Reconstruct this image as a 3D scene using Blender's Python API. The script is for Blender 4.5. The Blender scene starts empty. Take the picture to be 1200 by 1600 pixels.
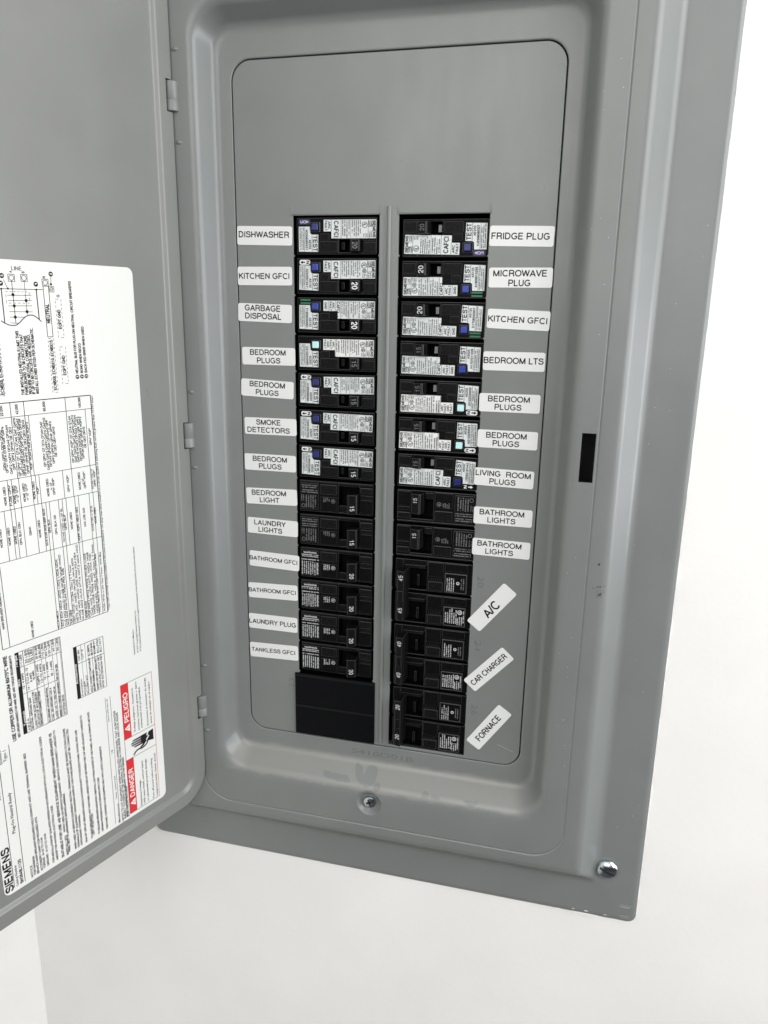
import bpy, bmesh, math, random
from mathutils import Vector, Matrix

scene = bpy.context.scene
C = scene.collection
S = 0.0254                      # all sizes below are inches; S turns them into metres

# ------------------------------------------------------------------ camera
cam_d = bpy.data.cameras.new('camera')
cam_d.sensor_fit = 'AUTO'
cam_d.sensor_width = 36.0
cam_d.lens = 26.7716
cam_d.clip_start = 0.005
cam_d.clip_end = 50.0
cam = bpy.data.objects.new('camera', cam_d)
C.objects.link(cam)
_r = (0.9691296, 0.2459930, 0.0165892)
_u = (-0.0784209, 0.2437626, 0.9666592)
_b = (0.2337476, -0.9381190, 0.2555286)
cam.matrix_world = Matrix(((_r[0], _u[0], _b[0], 7.5471 * S),
                           (_r[1], _u[1], _b[1], -19.9137 * S),
                           (_r[2], _u[2], _b[2], -2.3553 * S),
                           (0, 0, 0, 1)))
scene.camera = cam

# ------------------------------------------------------------------ world and lamps
world = bpy.data.worlds.new('World')
scene.world = world
world.use_nodes = True
wnt = world.node_tree
bg = wnt.nodes['Background']
bg.inputs['Strength'].default_value = 1.0
# the room around: pale ceiling above, dim floor below
wtc = wnt.nodes.new('ShaderNodeTexCoord')
wsp = wnt.nodes.new('ShaderNodeSeparateXYZ')
wmr = wnt.nodes.new('ShaderNodeMapRange')
wmr.inputs['From Min'].default_value = -1.0
wmr.inputs['From Max'].default_value = 1.0
wrp = wnt.nodes.new('ShaderNodeValToRGB')
wnt.links.new(wtc.outputs['Generated'], wsp.inputs[0])
wnt.links.new(wsp.outputs['Z'], wmr.inputs['Value'])
wnt.links.new(wmr.outputs['Result'], wrp.inputs['Fac'])
wnt.links.new(wrp.outputs['Color'], bg.inputs['Color'])
els = wrp.color_ramp.elements
els[0].position = 0.0
els[0].color = (0.112, 0.108, 0.102, 1)
els[1].position = 1.0
els[1].color = (0.34, 0.34, 0.335, 1)
for pos, v in ((0.25, 0.10), (0.36, 0.02), (0.60, 0.03), (0.70, 0.33)):
    e = els.new(pos)
    e.color = (v, v, v * 0.985, 1)


def area(name, loc, target, sx, sy, power, col, spec=1.0):
    l = bpy.data.lights.new(name, 'AREA')
    l.shape = 'RECTANGLE'
    l.size = sx * S
    l.size_y = sy * S
    l.energy = power
    l.color = col
    l.specular_factor = spec
    o = bpy.data.objects.new(name, l)
    o.location = Vector(loc) * S
    d = (Vector(target) - Vector(loc)).normalized()
    o.rotation_euler = d.to_track_quat('-Z', 'Y').to_euler()
    C.objects.link(o)
    return o


area('window_light', (46, -26, 8), (8, 0, -5), 26, 44, 13.0, (0.985, 0.992, 1.0))
area('grazing_fill', (50, -8, 25), (8, 0, -4), 14, 40, 4.8, (0.97, 0.985, 1.0))  # added fill grazing the wall from high on the right
area('far_window', (84, -9, -12), (9, -0.4, -6), 20, 34, 17.5, (0.92, 0.96, 1.0))
area('ceiling_light', (12, -44, 44), (3, 0, -8), 44, 30, 3.0, (1.0, 0.985, 0.955))
area('frontal_fill', (10, -90, 20), (3, 0, -8), 60, 50, 18.5, (1.0, 0.992, 0.975))  # added frontal fill, also puts gloss on the upper panel
area('left_fill', (-20, -60, 20), (3, 0, -8), 40, 40, 7.0, (1.0, 0.985, 0.96))  # added fill from the front left to balance the tones

scene.view_settings.view_transform = 'Standard'
scene.view_settings.look = 'None'
scene.view_settings.exposure = 0.0
scene.view_settings.gamma = 1.0
scene.view_settings.use_curve_mapping = False
scene.render.engine = 'CYCLES'


# ------------------------------------------------------------------ materials
def nodemat(name):
    m = bpy.data.materials.new(name)
    m.use_nodes = True
    nt = m.node_tree
    return m, nt, nt.nodes['Principled BSDF']


def plain(name, col, rough=0.5, metal=0.0, spec=0.5, bump=0.0, bscale=900.0, var=0.0, vscale=60.0):
    m, nt, b = nodemat(name)
    b.inputs['Roughness'].default_value = rough
    b.inputs['Metallic'].default_value = metal
    b.inputs['Specular IOR Level'].default_value = spec
    b.inputs['Base Color'].default_value = (*col, 1)
    tc = nt.nodes.new('ShaderNodeTexCoord')
    if var:
        n = nt.nodes.new('ShaderNodeTexNoise')
        n.inputs['Scale'].default_value = vscale
        n.inputs['Detail'].default_value = 5
        nt.links.new(tc.outputs['Object'], n.inputs['Vector'])
        r = nt.nodes.new('ShaderNodeValToRGB')
        r.color_ramp.elements[0].position = 0.3
        r.color_ramp.elements[1].position = 0.7
        r.color_ramp.elements[0].color = (*[c * (1 - var) for c in col], 1)
        r.color_ramp.elements[1].color = (*[min(1, c * (1 + var)) for c in col], 1)
        nt.links.new(n.outputs['Fac'], r.inputs['Fac'])
        nt.links.new(r.outputs['Color'], b.inputs['Base Color'])
    if bump:
        n = nt.nodes.new('ShaderNodeTexNoise')
        n.inputs['Scale'].default_value = bscale
        n.inputs['Detail'].default_value = 3
        nt.links.new(tc.outputs['Object'], n.inputs['Vector'])
        bp = nt.nodes.new('ShaderNodeBump')
        bp.inputs['Strength'].default_value = bump
        bp.inputs['Distance'].default_value = 0.0004
        nt.links.new(n.outputs['Fac'], bp.inputs['Height'])
        nt.links.new(bp.outputs['Normal'], b.inputs['Normal'])
    return m


def paint(name, col, dust_rect=None, rubbed=()):
    """grey enamel: faint mottling, a slightly uneven gloss, a film of settled dust on the ledge with rubbed-off spots"""
    m, nt, b = nodemat(name)
    N, L = nt.nodes, nt.links
    tc = N.new('ShaderNodeTexCoord')
    n1 = N.new('ShaderNodeTexNoise')
    n1.inputs['Scale'].default_value = 22
    n1.inputs['Detail'].default_value = 6
    L.new(tc.outputs['Object'], n1.inputs['Vector'])
    r = N.new('ShaderNodeValToRGB')
    r.color_ramp.elements[0].position = 0.3
    r.color_ramp.elements[1].position = 0.72
    r.color_ramp.elements[0].color = (*[c * 0.96 for c in col], 1)
    r.color_ramp.elements[1].color = (*[c * 1.05 for c in col], 1)
    L.new(n1.outputs['Fac'], r.inputs['Fac'])
    colout = r.outputs['Color']
    n2 = N.new('ShaderNodeTexNoise')
    n2.inputs['Scale'].default_value = 55
    n2.inputs['Detail'].default_value = 8
    n2.inputs['Roughness'].default_value = 0.7
    mp = N.new('ShaderNodeMapping')
    mp.inputs['Scale'].default_value = (1, 1, 0.25)
    L.new(tc.outputs['Object'], mp.inputs['Vector'])
    L.new(mp.outputs['Vector'], n2.inputs['Vector'])
    mr = N.new('ShaderNodeMapRange')
    mr.inputs['From Min'].default_value = 0.3
    mr.inputs['From Max'].default_value = 0.7
    mr.inputs['To Min'].default_value = 0.27
    mr.inputs['To Max'].default_value = 0.38
    L.new(n2.outputs['Fac'], mr.inputs['Value'])
    L.new(mr.outputs['Result'], b.inputs['Roughness'])

    def math_(op, a, c=None):
        q = N.new('ShaderNodeMath')
        q.operation = op
        for i, s in enumerate((a, c)):
            if s is None:
                continue
            if isinstance(s, (int, float)):
                q.inputs[i].default_value = s
            else:
                L.new(s, q.inputs[i])
        return q.outputs[0]
    if dust_rect:
        sp = N.new('ShaderNodeSeparateXYZ')
        L.new(tc.outputs['Object'], sp.inputs[0])
        X, Y, Z = sp.outputs
        z0, z1 = dust_rect
        nz = N.new('ShaderNodeTexNoise')
        nz.inputs['Scale'].default_value = 90
        nz.inputs['Detail'].default_value = 6
        L.new(tc.outputs['Object'], nz.inputs['Vector'])
        wob = math_('MULTIPLY', math_('SUBTRACT', nz.outputs['Fac'], 0.5), 0.35 * S)
        Zw = math_('ADD', Z, wob)

        def ss(v, a, c):
            q = N.new('ShaderNodeMapRange')
            q.interpolation_type = 'SMOOTHSTEP'
            q.inputs['From Min'].default_value = a
            q.inputs['From Max'].default_value = c
            L.new(v, q.inputs['Value'])
            return q.outputs['Result']
        mask = math_('MULTIPLY', ss(Zw, (z0 - 0.08) * S, (z0 + 0.06) * S), ss(Zw, (z1 + 0.06) * S, (z1 - 0.08) * S))
        lim = math_('MULTIPLY', ss(X, -5.0 * S, -4.4 * S), ss(X, 4.8 * S, 4.0 * S))
        mask = math_('MULTIPLY', mask, lim)
        for (x, z, rx, rz, ang) in rubbed:
            ca, sa = math.cos(ang), math.sin(ang)
            dx = math_('SUBTRACT', X, x * S)
            dz = math_('SUBTRACT', Zw, z * S)
            a = math_('DIVIDE', math_('ADD', math_('MULTIPLY', dx, ca), math_('MULTIPLY', dz, sa)), rx * S)
            c = math_('DIVIDE', math_('SUBTRACT', math_('MULTIPLY', dz, ca), math_('MULTIPLY', dx, sa)), rz * S)
            d = math_('ADD', math_('MULTIPLY', a, a), math_('MULTIPLY', c, c))
            mask = math_('MULTIPLY', mask, ss(d, 0.85, 1.1))
        mask = math_('MULTIPLY', mask, 0.72)
        mx = N.new('ShaderNodeMix')
        mx.data_type = 'RGBA'
        L.new(mask, mx.inputs['Factor'])
        L.new(colout, mx.inputs['A'])
        mx.inputs['B'].default_value = (0.236, 0.235, 0.221, 1)
        colout = mx.outputs['Result']
    L.new(colout, b.inputs['Base Color'])
    n3 = N.new('ShaderNodeTexNoise')
    n3.inputs['Scale'].default_value = 700
    n3.inputs['Detail'].default_value = 2
    L.new(tc.outputs['Object'], n3.inputs['Vector'])
    n4 = N.new('ShaderNodeTexNoise')
    n4.inputs['Scale'].default_value = 30
    L.new(tc.outputs['Object'], n4.inputs['Vector'])
    hsum = math_('ADD', math_('MULTIPLY', n3.outputs['Fac'], 0.22), n4.outputs['Fac'])
    bp = N.new('ShaderNodeBump')
    bp.inputs['Strength'].default_value = 0.24
    bp.inputs['Distance'].default_value = 0.0006
    L.new(hsum, bp.inputs['Height'])
    L.new(bp.outputs['Normal'], b.inputs['Normal'])
    b.inputs['Specular IOR Level'].default_value = 0.5
    return m


GREY = (0.172, 0.181, 0.177)
# rubbed-off spots are measured from the middle of the panel's bottom edge (x, z in inches)
RUBBED = ((-1.22, 3.60, 0.45, 0.09, -0.1), (-0.55, 3.74, 0.11, 0.26, 0.5), (-0.20, 3.70, 0.20, 0.25, -0.5),
          (0.07, 3.52, 0.11, 0.09, 0.2), (1.55, 3.55, 0.12, 0.08, 0.1), (1.85, 3.52, 0.15, 0.06, -0.1), (2.9, 3.50, 0.22, 0.07, 0.1))
M = {
    'trim': paint('grey_enamel_dusty', GREY, (3.38, 4.1), RUBBED),
    'paint': paint('grey_enamel', GREY),
    'doorpaint': paint('grey_enamel_door_bounce', (0.180, 0.182, 0.171)),  # warm bounce light on the door is mixed into its colour
    'knuckle': plain('worn_grey_enamel', (0.185, 0.19, 0.188), 0.42),
    'steel': plain('galvanised_steel', (0.20, 0.21, 0.21), 0.5, 0.3),
    'zinc': plain('zinc_plate', (0.50, 0.56, 0.59), 0.2, 1.0, bump=0.15, bscale=1500),
    'slot': plain('screw_slot', (0.012, 0.013, 0.014), 0.6),
    'wall': None,
    'black': plain('black_moulded_plastic', (0.0030, 0.0030, 0.0034), 0.45, spec=0.08, bump=0.35, bscale=1600, var=0.7, vscale=1100),
    'black2': plain('satin_black_plastic', (0.0055, 0.0055, 0.0062), 0.42, spec=0.09, bump=0.25, bscale=1200, var=0.6, vscale=900),
    'fillridge': plain('filler_ridge_plastic', (0.0045, 0.005, 0.006), 0.33, spec=0.18),
    'edge': plain('highlight_plastic_edge', (0.017, 0.017, 0.018), 0.34, spec=0.38),  # lighter bevel colour stands in for bright highlights along the moulded edges
    'blackfill': plain('black_filler_plastic', (0.0030, 0.0033, 0.004), 0.36, spec=0.08, bump=0.15, bscale=300),
    'dark': plain('dark_void', (0.004, 0.004, 0.004), 0.8, spec=0.05),
    'print': plain('white_print', (0.55, 0.56, 0.56), 0.6),
    'printdim': plain('grey_print', (0.16, 0.16, 0.165), 0.6),
    'silver': plain('silver_foil_label', (0.63, 0.665, 0.66), 0.38, spec=0.5, bump=0.2, bscale=500),
    'white': plain('white_label_stock', (0.72, 0.73, 0.72), 0.42, bump=0.15, bscale=350),
    'tape': plain('white_laminated_tape', (0.70, 0.705, 0.695), 0.33, bump=0.12, bscale=220),
    'doorlabel': plain('white_vinyl_label', (0.672, 0.672, 0.645), 0.36, bump=0.2, bscale=60),
    'ink': plain('black_ink', (0.006, 0.006, 0.007), 0.55, spec=0.2),
    'red': plain('red_ink', (0.56, 0.009, 0.016), 0.42),
    'blue': plain('blue_button_plastic', (0.009, 0.032, 0.27), 0.32),
    'navy': plain('dark_blue_button_plastic', (0.006, 0.011, 0.125), 0.34),
    'cyan': plain('pale_cyan_button_plastic', (0.50, 0.78, 0.78), 0.35),
    'violet': plain('dark_violet_print', (0.012, 0.009, 0.045), 0.45),
    'lilac': plain('lilac_print', (0.50, 0.45, 0.72), 0.5),
    'green': plain('green_print', (0.012, 0.13, 0.055), 0.45),
    'scuff': plain('dark_scuff', (0.03, 0.03, 0.03), 0.7),
    'stamp': plain('stamped_mark', (0.122, 0.128, 0.125), 0.45),
    'scratch': plain('bare_scratch', (0.42, 0.43, 0.42), 0.45),
    'caulk': plain('white_caulk', (0.78, 0.78, 0.76), 0.6, bump=0.4, bscale=300),
}
# wall paint: roller texture
wm, nt, b = nodemat('white_wall_paint')
b.inputs['Base Color'].default_value = (0.775, 0.768, 0.752, 1)
b.inputs['Roughness'].default_value = 0.62
tc = nt.nodes.new('ShaderNodeTexCoord')
na = nt.nodes.new('ShaderNodeTexNoise')
na.inputs['Scale'].default_value = 260
na.inputs['Detail'].default_value = 4
nb = nt.nodes.new('ShaderNodeTexNoise')
nb.inputs['Scale'].default_value = 35
nb.inputs['Detail'].default_value = 3
nt.links.new(tc.outputs['Object'], na.inputs['Vector'])
nt.links.new(tc.outputs['Object'], nb.inputs['Vector'])
nc = nt.nodes.new('ShaderNodeTexNoise')
nc.inputs['Scale'].default_value = 9
nc.inputs['Detail'].default_value = 7
nt.links.new(tc.outputs['Object'], nc.inputs['Vector'])
wr = nt.nodes.new('ShaderNodeValToRGB')
wr.color_ramp.elements[0].position = 0.3
wr.color_ramp.elements[1].position = 0.7
wr.color_ramp.elements[0].color = (0.770, 0.755, 0.734, 1)
wr.color_ramp.elements[1].color = (0.818, 0.808, 0.788, 1)
nt.links.new(nc.outputs['Fac'], wr.inputs['Fac'])
nt.links.new(wr.outputs['Color'], b.inputs['Base Color'])
ad = nt.nodes.new('ShaderNodeMath')
ad.operation = 'MULTIPLY_ADD'
ad.inputs[1].default_value = 0.5
nt.links.new(na.outputs['Fac'], ad.inputs[0])
nt.links.new(nb.outputs['Fac'], ad.inputs[2])
bp = nt.nodes.new('ShaderNodeBump')
bp.inputs['Strength'].default_value = 0.20
bp.inputs['Distance'].default_value = 0.001
nt.links.new(ad.outputs[0], bp.inputs['Height'])
nt.links.new(bp.outputs['Normal'], b.inputs['Normal'])
M['wall'] = wm

# ------------------------------------------------------------------ helpers
_tmp = bpy.data.collections.new('tmp')
scene.collection.children.link(_tmp)
_glyph = {}


def curve_mesh(cu):
    o = bpy.data.objects.new('tmp_curve', cu)
    _tmp.objects.link(o)
    dg = bpy.context.evaluated_depsgraph_get()
    me = bpy.data.meshes.new_from_object(o.evaluated_get(dg))
    vs = [tuple(v.co) for v in me.vertices]
    fs = [tuple(f.vertices) for f in me.polygons]
    bpy.data.meshes.remove(me)
    bpy.data.objects.remove(o)
    bpy.data.curves.remove(cu)
    return vs, fs


def glyphs(txt, bold, res=2):
    k = (txt, bold, res)
    if k not in _glyph:
        cu = bpy.data.curves.new('tmp_text', 'FONT')
        cu.body = txt
        cu.size = 1.0
        cu.resolution_u = res
        cu.offset = {0: 0.0, 1: 0.016, 2: 0.034, -1: -0.006}[bold]
        _glyph[k] = curve_mesh(cu)
    return _glyph[k]


_H = glyphs('H', 0)
CAP = max(v[1] for v in _H[0])


def _arc(cx, cy, rx, ry, a0, a1, n=12):
    return [(cx + rx * math.cos(math.radians(a0 + (a1 - a0) * i / n)), cy + ry * math.sin(math.radians(a0 + (a1 - a0) * i / n))) for i in range(n + 1)]


_b, _t = 0.055, 0.945
_S = [(.60, .70), (.585, .82), (.50, .915), (.35, .945), (.20, .915), (.11, .82), (.10, .72), (.14, .62), (.25, .565), (.40, .53), (.54, .48), (.62, .39), (.625, .27), (.58, .15), (.48, .08), (.35, .055), (.20, .085), (.10, .18), (.08, .31)]
_O = _arc(.40, .5, .345, .445, 90, 450, 26)
FONT = {    # plain grotesque capitals and figures as centre lines: strokes, advance
    'A': ([[(.04, 0), (.36, _t), (.68, 0)], [(.16, .32), (.56, .32)]], .72),
    'B': ([[(.1, 0), (.1, _t), (.40, _t)] + _arc(.40, .735, .20, .21, 90, -90) + [(.1, .525)], [(.40, .525)] + _arc(.42, .29, .22, .235, 90, -90) + [(.1, _b)]], .73),
    'C': ([_arc(.405, .5, .335, .445, 42, 318, 20)], .77),
    'D': ([[(.1, 0), (.1, _t), (.33, _t)] + _arc(.33, .5, .335, .445, 90, -90, 16) + [(.1, _b)]], .77),
    'E': ([[(.60, _t), (.1, _t), (.1, _b), (.61, _b)], [(.1, .52), (.56, .52)]], .68),
    'F': ([[(.57, _t), (.1, _t), (.1, 0)], [(.1, .5), (.52, .5)]], .62),
    'G': ([_arc(.41, .5, .34, .445, 42, 318, 20) + [(.70, .22), (.70, .46), (.43, .46)]], .81),
    'H': ([[(.1, 0), (.1, 1)], [(.62, 0), (.62, 1)], [(.1, .52), (.62, .52)]], .73),
    'I': ([[(.11, 0), (.11, 1)]], .22),
    'J': ([[(.42, 1), (.42, .28)] + _arc(.23, .27, .19, .215, 0, -180)], .53),
    'K': ([[(.1, 0), (.1, 1)], [(.64, 1), (.1, .40)], [(.28, .58), (.67, 0)]], .69),
    'L': ([[(.1, 1), (.1, _b), (.54, _b)]], .58),
    'M': ([[(.1, 0), (.1, .95), (.43, .03), (.76, .95), (.76, 0)]], .87),
    'N': ([[(.1, 0), (.1, .95), (.62, .05), (.62, 1)]], .73),
    'O': ([_O], .81),
    'P': ([[(.1, 0), (.1, _t), (.40, _t)] + _arc(.40, .70, .22, .245, 90, -90) + [(.1, .455)]], .68),
    'Q': ([_O, [(.48, .26), (.74, 0)]], .81),
    'R': ([[(.1, 0), (.1, _t), (.42, _t)] + _arc(.42, .715, .21, .23, 90, -90) + [(.1, .485)], [(.42, .485), (.56, .43), (.605, .33), (.615, .15), (.66, 0)]], .74),
    'S': ([_S], .69),
    'T': ([[(.02, _t), (.60, _t)], [(.31, 0), (.31, _t)]], .63),
    'U': ([[(.1, 1), (.1, .33)] + _arc(.36, .33, .26, .275, 180, 360) + [(.62, 1)]], .73),
    'V': ([[(.03, 1), (.335, .04), (.64, 1)]], .67),
    'W': ([[(.02, 1), (.25, .04), (.47, .96), (.69, .04), (.92, 1)]], .95),
    'X': ([[(.04, 0), (.62, 1)], [(.04, 1), (.62, 0)]], .67),
    'Y': ([[(.03, 1), (.33, .42), (.63, 1)], [(.33, .42), (.33, 0)]], .67),
    'Z': ([[(.06, _t), (.56, _t), (.06, _b), (.58, _b)]], .62),
    '0': ([_arc(.28, .5, .21, .445, 90, 450, 24)], .57),
    '1': ([[(.10, .74), (.22, .80), (.30, .98), (.30, 0)]], .57),
    '2': ([[(.08, .66)] + _arc(.28, .70, .20, .245, 170, -20, 12) + [(.42, .48), (.16, .24), (.08, _b), (.50, _b)]], .57),
    '3': ([[(.08, .70)] + _arc(.27, .74, .18, .205, 160, -80, 10) + _arc(.27, .29, .21, .235, 80, -165, 12)], .57),
    '4': ([[(.36, 0), (.36, .93), (.06, .26), (.51, .26)]], .57),
    '5': ([[(.46, _t), (.15, _t), (.10, .48), (.2, .58)] + _arc(.28, .33, .21, .27, 95, -160, 14)], .57),
    '6': ([[(.47, .72)] + _arc(.29, .68, .17, .265, 30, 130, 6) + [(.09, .52), (.08, .36)] + _arc(.29, .31, .20, .255, 180, 520, 16)], .57),
    '7': ([[(.05, _t), (.50, _t), (.33, .6), (.20, 0)]], .57),
    '8': ([_arc(.28, .725, .175, .22, -90, 270, 18), _arc(.28, .28, .21, .225, 90, 450, 18)], .57),
    '9': ([[(.09, .28)] + _arc(.27, .32, .17, .265, 210, 310, 6) + [(.47, .48), (.48, .64)] + _arc(.27, .69, .20, .255, 0, 340, 16)], .57),
    '/': ([[(.0, 0), (.28, 1)]], .29),
    '-': ([[(.06, .36), (.30, .36)]], .36),
    '.': ([[(.07, 0), (.07, .12)]], .2),
    ',': ([[(.10, .12), (.06, -.1)]], .2),
    "'": ([[(.07, 1), (.07, .72)]], .2),
    '(': ([_arc(.42, .45, .30, .62, 125, 235, 8)], .33),
    ')': ([_arc(-.08, .45, .30, .62, 55, -55, 8)], .33),
    '*': ([[(.05, .78), (.33, .78)], [(.12, .63), (.26, .93)], [(.26, .63), (.12, .93)]], .38),
    '!': ([[(.1, 1), (.1, .3)], [(.1, .12), (.1, 0)]], .24),
    '=': ([[(.05, .3), (.45, .3)], [(.05, .6), (.45, .6)]], .5),
    '\u00b0': ([_arc(.16, .82, .10, .12, 0, 360, 10)], .34),
    ' ': ([], .28),
}


def stroke_text(txt, th, xs=1.0):
    """returns verts (x, y, layer), faces; cap height 1"""
    vs, fs, x, lay = [], [], 0.0, 0
    for ch in txt:
        strokes, adv = FONT[ch]
        parts = []
        for st in strokes:
            cur = [st[0]]
            for i in range(1, len(st) - 1):
                cur.append(st[i])
                a, c = Vector((st[i][0] - st[i - 1][0], st[i][1] - st[i - 1][1])), Vector((st[i + 1][0] - st[i][0], st[i + 1][1] - st[i][1]))
                a.x *= xs
                c.x *= xs
                if a.length > 1e-4 and c.length > 1e-4 and a.normalized().dot(c.normalized()) < -0.25:
                    parts.append(cur)
                    cur = [st[i]]
            cur.append(st[-1])
            parts.append(cur)
        for si, st in enumerate(parts):
            closed = len(st) > 4 and math.hypot(st[0][0] - st[-1][0], st[0][1] - st[-1][1]) < 1e-4
            st = [(a * xs, c) for a, c in st]
            p = st[:-1] if closed else st
            q = [p[0]]
            for a in p[1:]:
                if math.hypot(a[0] - q[-1][0], a[1] - q[-1][1]) > 1e-3:
                    q.append(a)
            p = q
            n = len(p)
            o = len(vs)
            for i in range(n):
                a = p[i - 1] if (i > 0 or closed) else None
                c = p[(i + 1) % n] if (i < n - 1 or closed) else None
                d1 = Vector((p[i][0] - a[0], p[i][1] - a[1])).normalized() if a else None
                d2 = Vector((c[0] - p[i][0], c[1] - p[i][1])).normalized() if c else None
                n1 = Vector((-d1.y, d1.x)) if d1 else None
                n2 = Vector((-d2.y, d2.x)) if d2 else None
                if n1 is None: m, k = n2, 1
                elif n2 is None: m, k = n1, 1
                else:
                    m = n1 + n2
                    if m.length < 1e-4: m = n1
                    m = m.normalized()
                    k = min(1 / max(0.2, m.dot(n1)), 1.9)
                hx = m * (th / 2 * k)
                vs.append((x + p[i][0] + hx.x, p[i][1] + hx.y, si))
                vs.append((x + p[i][0] - hx.x, p[i][1] - hx.y, si))
            for i in range(n if closed else n - 1):
                j = (i + 1) % n
                fs.append((o + 2 * i, o + 2 * i + 1, o + 2 * j + 1, o + 2 * j))
        x += (adv + 0.045) * xs
    return vs, fs


_sg = {}


def glyphs2(txt, th, xs=1.0):
    k = (txt, th, round(xs, 2))
    if k not in _sg:
        _sg[k] = stroke_text(txt, th, round(xs, 2))
    return _sg[k]


def can_stroke(t): return all(c in FONT for c in t)


class MB:
    """collects shapes, then becomes ONE mesh object"""

    def __init__(self, fmap):
        self.v, self.f, self.m, self.mats, self.fm = [], [], [], [], fmap

    def mi(self, mat):
        if mat not in self.mats:
            self.mats.append(mat)
        return self.mats.index(mat)

    def add(self, vs, fs, mat, fm=None):
        fm = fm or self.fm
        o = len(self.v)
        self.v += [fm(*v) for v in vs]
        i = self.mi(mat)
        for f in fs:
            self.f.append([o + a for a in f])
            self.m.append(i)

    def box(self, u0, u1, v0, v1, w0, w1, mat, bev=0.012, seg=2):
        if u1 < u0: u0, u1 = u1, u0
        if v1 < v0: v0, v1 = v1, v0
        bm = bmesh.new()
        bmesh.ops.create_cube(bm, size=1)
        for v in bm.verts:
            v.co = Vector(((u0 + u1) / 2 + v.co.x * (u1 - u0), (v0 + v1) / 2 + v.co.y * (v1 - v0), (w0 + w1) / 2 + v.co.z * (w1 - w0)))
        if bev:
            bev = min(bev, 0.45 * min(u1 - u0, v1 - v0, abs(w1 - w0)))
            bmesh.ops.bevel(bm, geom=list(bm.edges), offset=bev, segments=seg, profile=0.6, affect='EDGES', material=1)
        self.bm(bm, mat)

    def bm(self, bm, mat, fm=None):
        bm.verts.index_update()
        k = len(self.f)
        self.add([tuple(v.co) for v in bm.verts], [[v.index for v in f.verts] for f in bm.faces], mat, fm)
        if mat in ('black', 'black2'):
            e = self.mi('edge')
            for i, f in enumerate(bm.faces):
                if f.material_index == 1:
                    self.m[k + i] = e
        bm.free()

    def prism(self, pts, v0, v1, mat, bev=0.012):
        """profile in (u, w), run along v"""
        bm = bmesh.new()
        a = [bm.verts.new((p[0], v0, p[1])) for p in pts]
        c = [bm.verts.new((p[0], v1, p[1])) for p in pts]
        n = len(pts)
        bm.faces.new(a)
        bm.faces.new(c[::-1])
        for i in range(n):
            bm.faces.new((a[i], c[i], c[(i + 1) % n], a[(i + 1) % n]))
        bmesh.ops.recalc_face_normals(bm, faces=bm.faces)
        if bev:
            bmesh.ops.bevel(bm, geom=list(bm.edges), offset=bev, segments=2, profile=0.6, affect='EDGES', material=1)
        self.bm(bm, mat)

    def poly(self, pts, w, mat, thick=0.0):
        n = len(pts)
        if thick:
            vs = [(p[0], p[1], w) for p in pts] + [(p[0], p[1], w - thick) for p in pts]
            fs = [list(range(n))] + [[i, i + n, (i + 1) % n + n, (i + 1) % n] for i in range(n)]
        else:
            vs = [(p[0], p[1], w) for p in pts]
            fs = [list(range(n))]
        self.add(vs, fs, mat)

    def line(self, u0, v0, u1, v1, wd, w, mat):
        d = Vector((u1 - u0, v1 - v0))
        if d.length < 1e-6:
            return
        n = Vector((-d.y, d.x)).normalized() * wd / 2
        self.poly([(u0 + n.x, v0 + n.y), (u1 + n.x, v1 + n.y), (u1 - n.x, v1 - n.y), (u0 - n.x, v0 - n.y)], w, mat)

    def disc(self, u, v, r, w, mat, n=20):
        self.poly([(u + r * math.cos(6.2832 * i / n), v + r * math.sin(6.2832 * i / n)) for i in range(n)], w, mat)

    def ring(self, u, v, r, t, w, mat, n=22):
        vs, fs = [], []
        for i in range(n):
            a = 6.2832 * i / n
            vs += [(u + r * math.cos(a), v + r * math.sin(a), w), (u + (r - t) * math.cos(a), v + (r - t) * math.sin(a), w)]
        for i in range(n):
            j = (i + 1) % n
            fs.append([2 * i, 2 * j, 2 * j + 1, 2 * i + 1])
        self.add(vs, fs, mat)

    def text(self, txt, u, v, h, w, mat, ang=0.0, width=None, align='C', bold=0, res=2):
        """u, v = anchor of the text (C: centre of the caps, L: start of the baseline); h = cap height"""
        if can_stroke(txt):
            th = {0: 0.178, 1: 0.195, 2: 0.21, -1: 0.09}[bold]
            if h < 0.09: th += 0.045
            xs = 1.0
            if width:
                xs = max(0.3, width / h / (sum(FONT[c][1] + 0.045 for c in txt) - 0.18))
            vs, fs = glyphs2(txt, th, xs)
            cap = 1.0
        else:
            vs, fs = glyphs(txt, bold, res)
            cap = CAP
        if not vs:
            return
        x0, x1 = min(p[0] for p in vs), max(p[0] for p in vs)
        sy = h / cap
        sx = (width / (x1 - x0)) if width else sy
        ca, sa = math.cos(ang), math.sin(ang)
        out = []
        for p in vs:
            if align == 'C':
                a, c = (p[0] - (x0 + x1) / 2) * sx, (p[1] - cap / 2) * sy
            else:
                a, c = (p[0] - x0) * sx, p[1] * sy
            out.append((u + a * ca - c * sa, v + a * sa + c * ca, w + 0.0012 * p[2]))
        self.add(out, fs, mat)

    def greek(self, u0, u1, v0, v1, n, w, mat, rng, ang90=-1, fill=0.68, ragged=0.3):
        """lines of print too small to read: n lines run along v, stacked along u"""
        pitch = (u1 - u0) / n
        for i in range(n):
            uc = u0 + (i + 0.5) * pitch
            ln = (v1 - v0) * (1 - ragged * rng.random())
            t = 0.0
            while t < ln:
                if rng.random() < 0.14:
                    t += 0.016
                    continue
                a = 0.009 + 0.008 * rng.random()
                hh = pitch * (fill + 0.12) * (0.65 + 0.35 * rng.random())
                b0 = v1 - t if ang90 < 0 else v0 + t
                b1 = b0 - a if ang90 < 0 else b0 + a
                self.poly([(uc - hh / 2, b0), (uc + hh / 2, b0), (uc + hh / 2, b1), (uc - hh / 2, b1)], w, mat)
                t += a + 0.007

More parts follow.
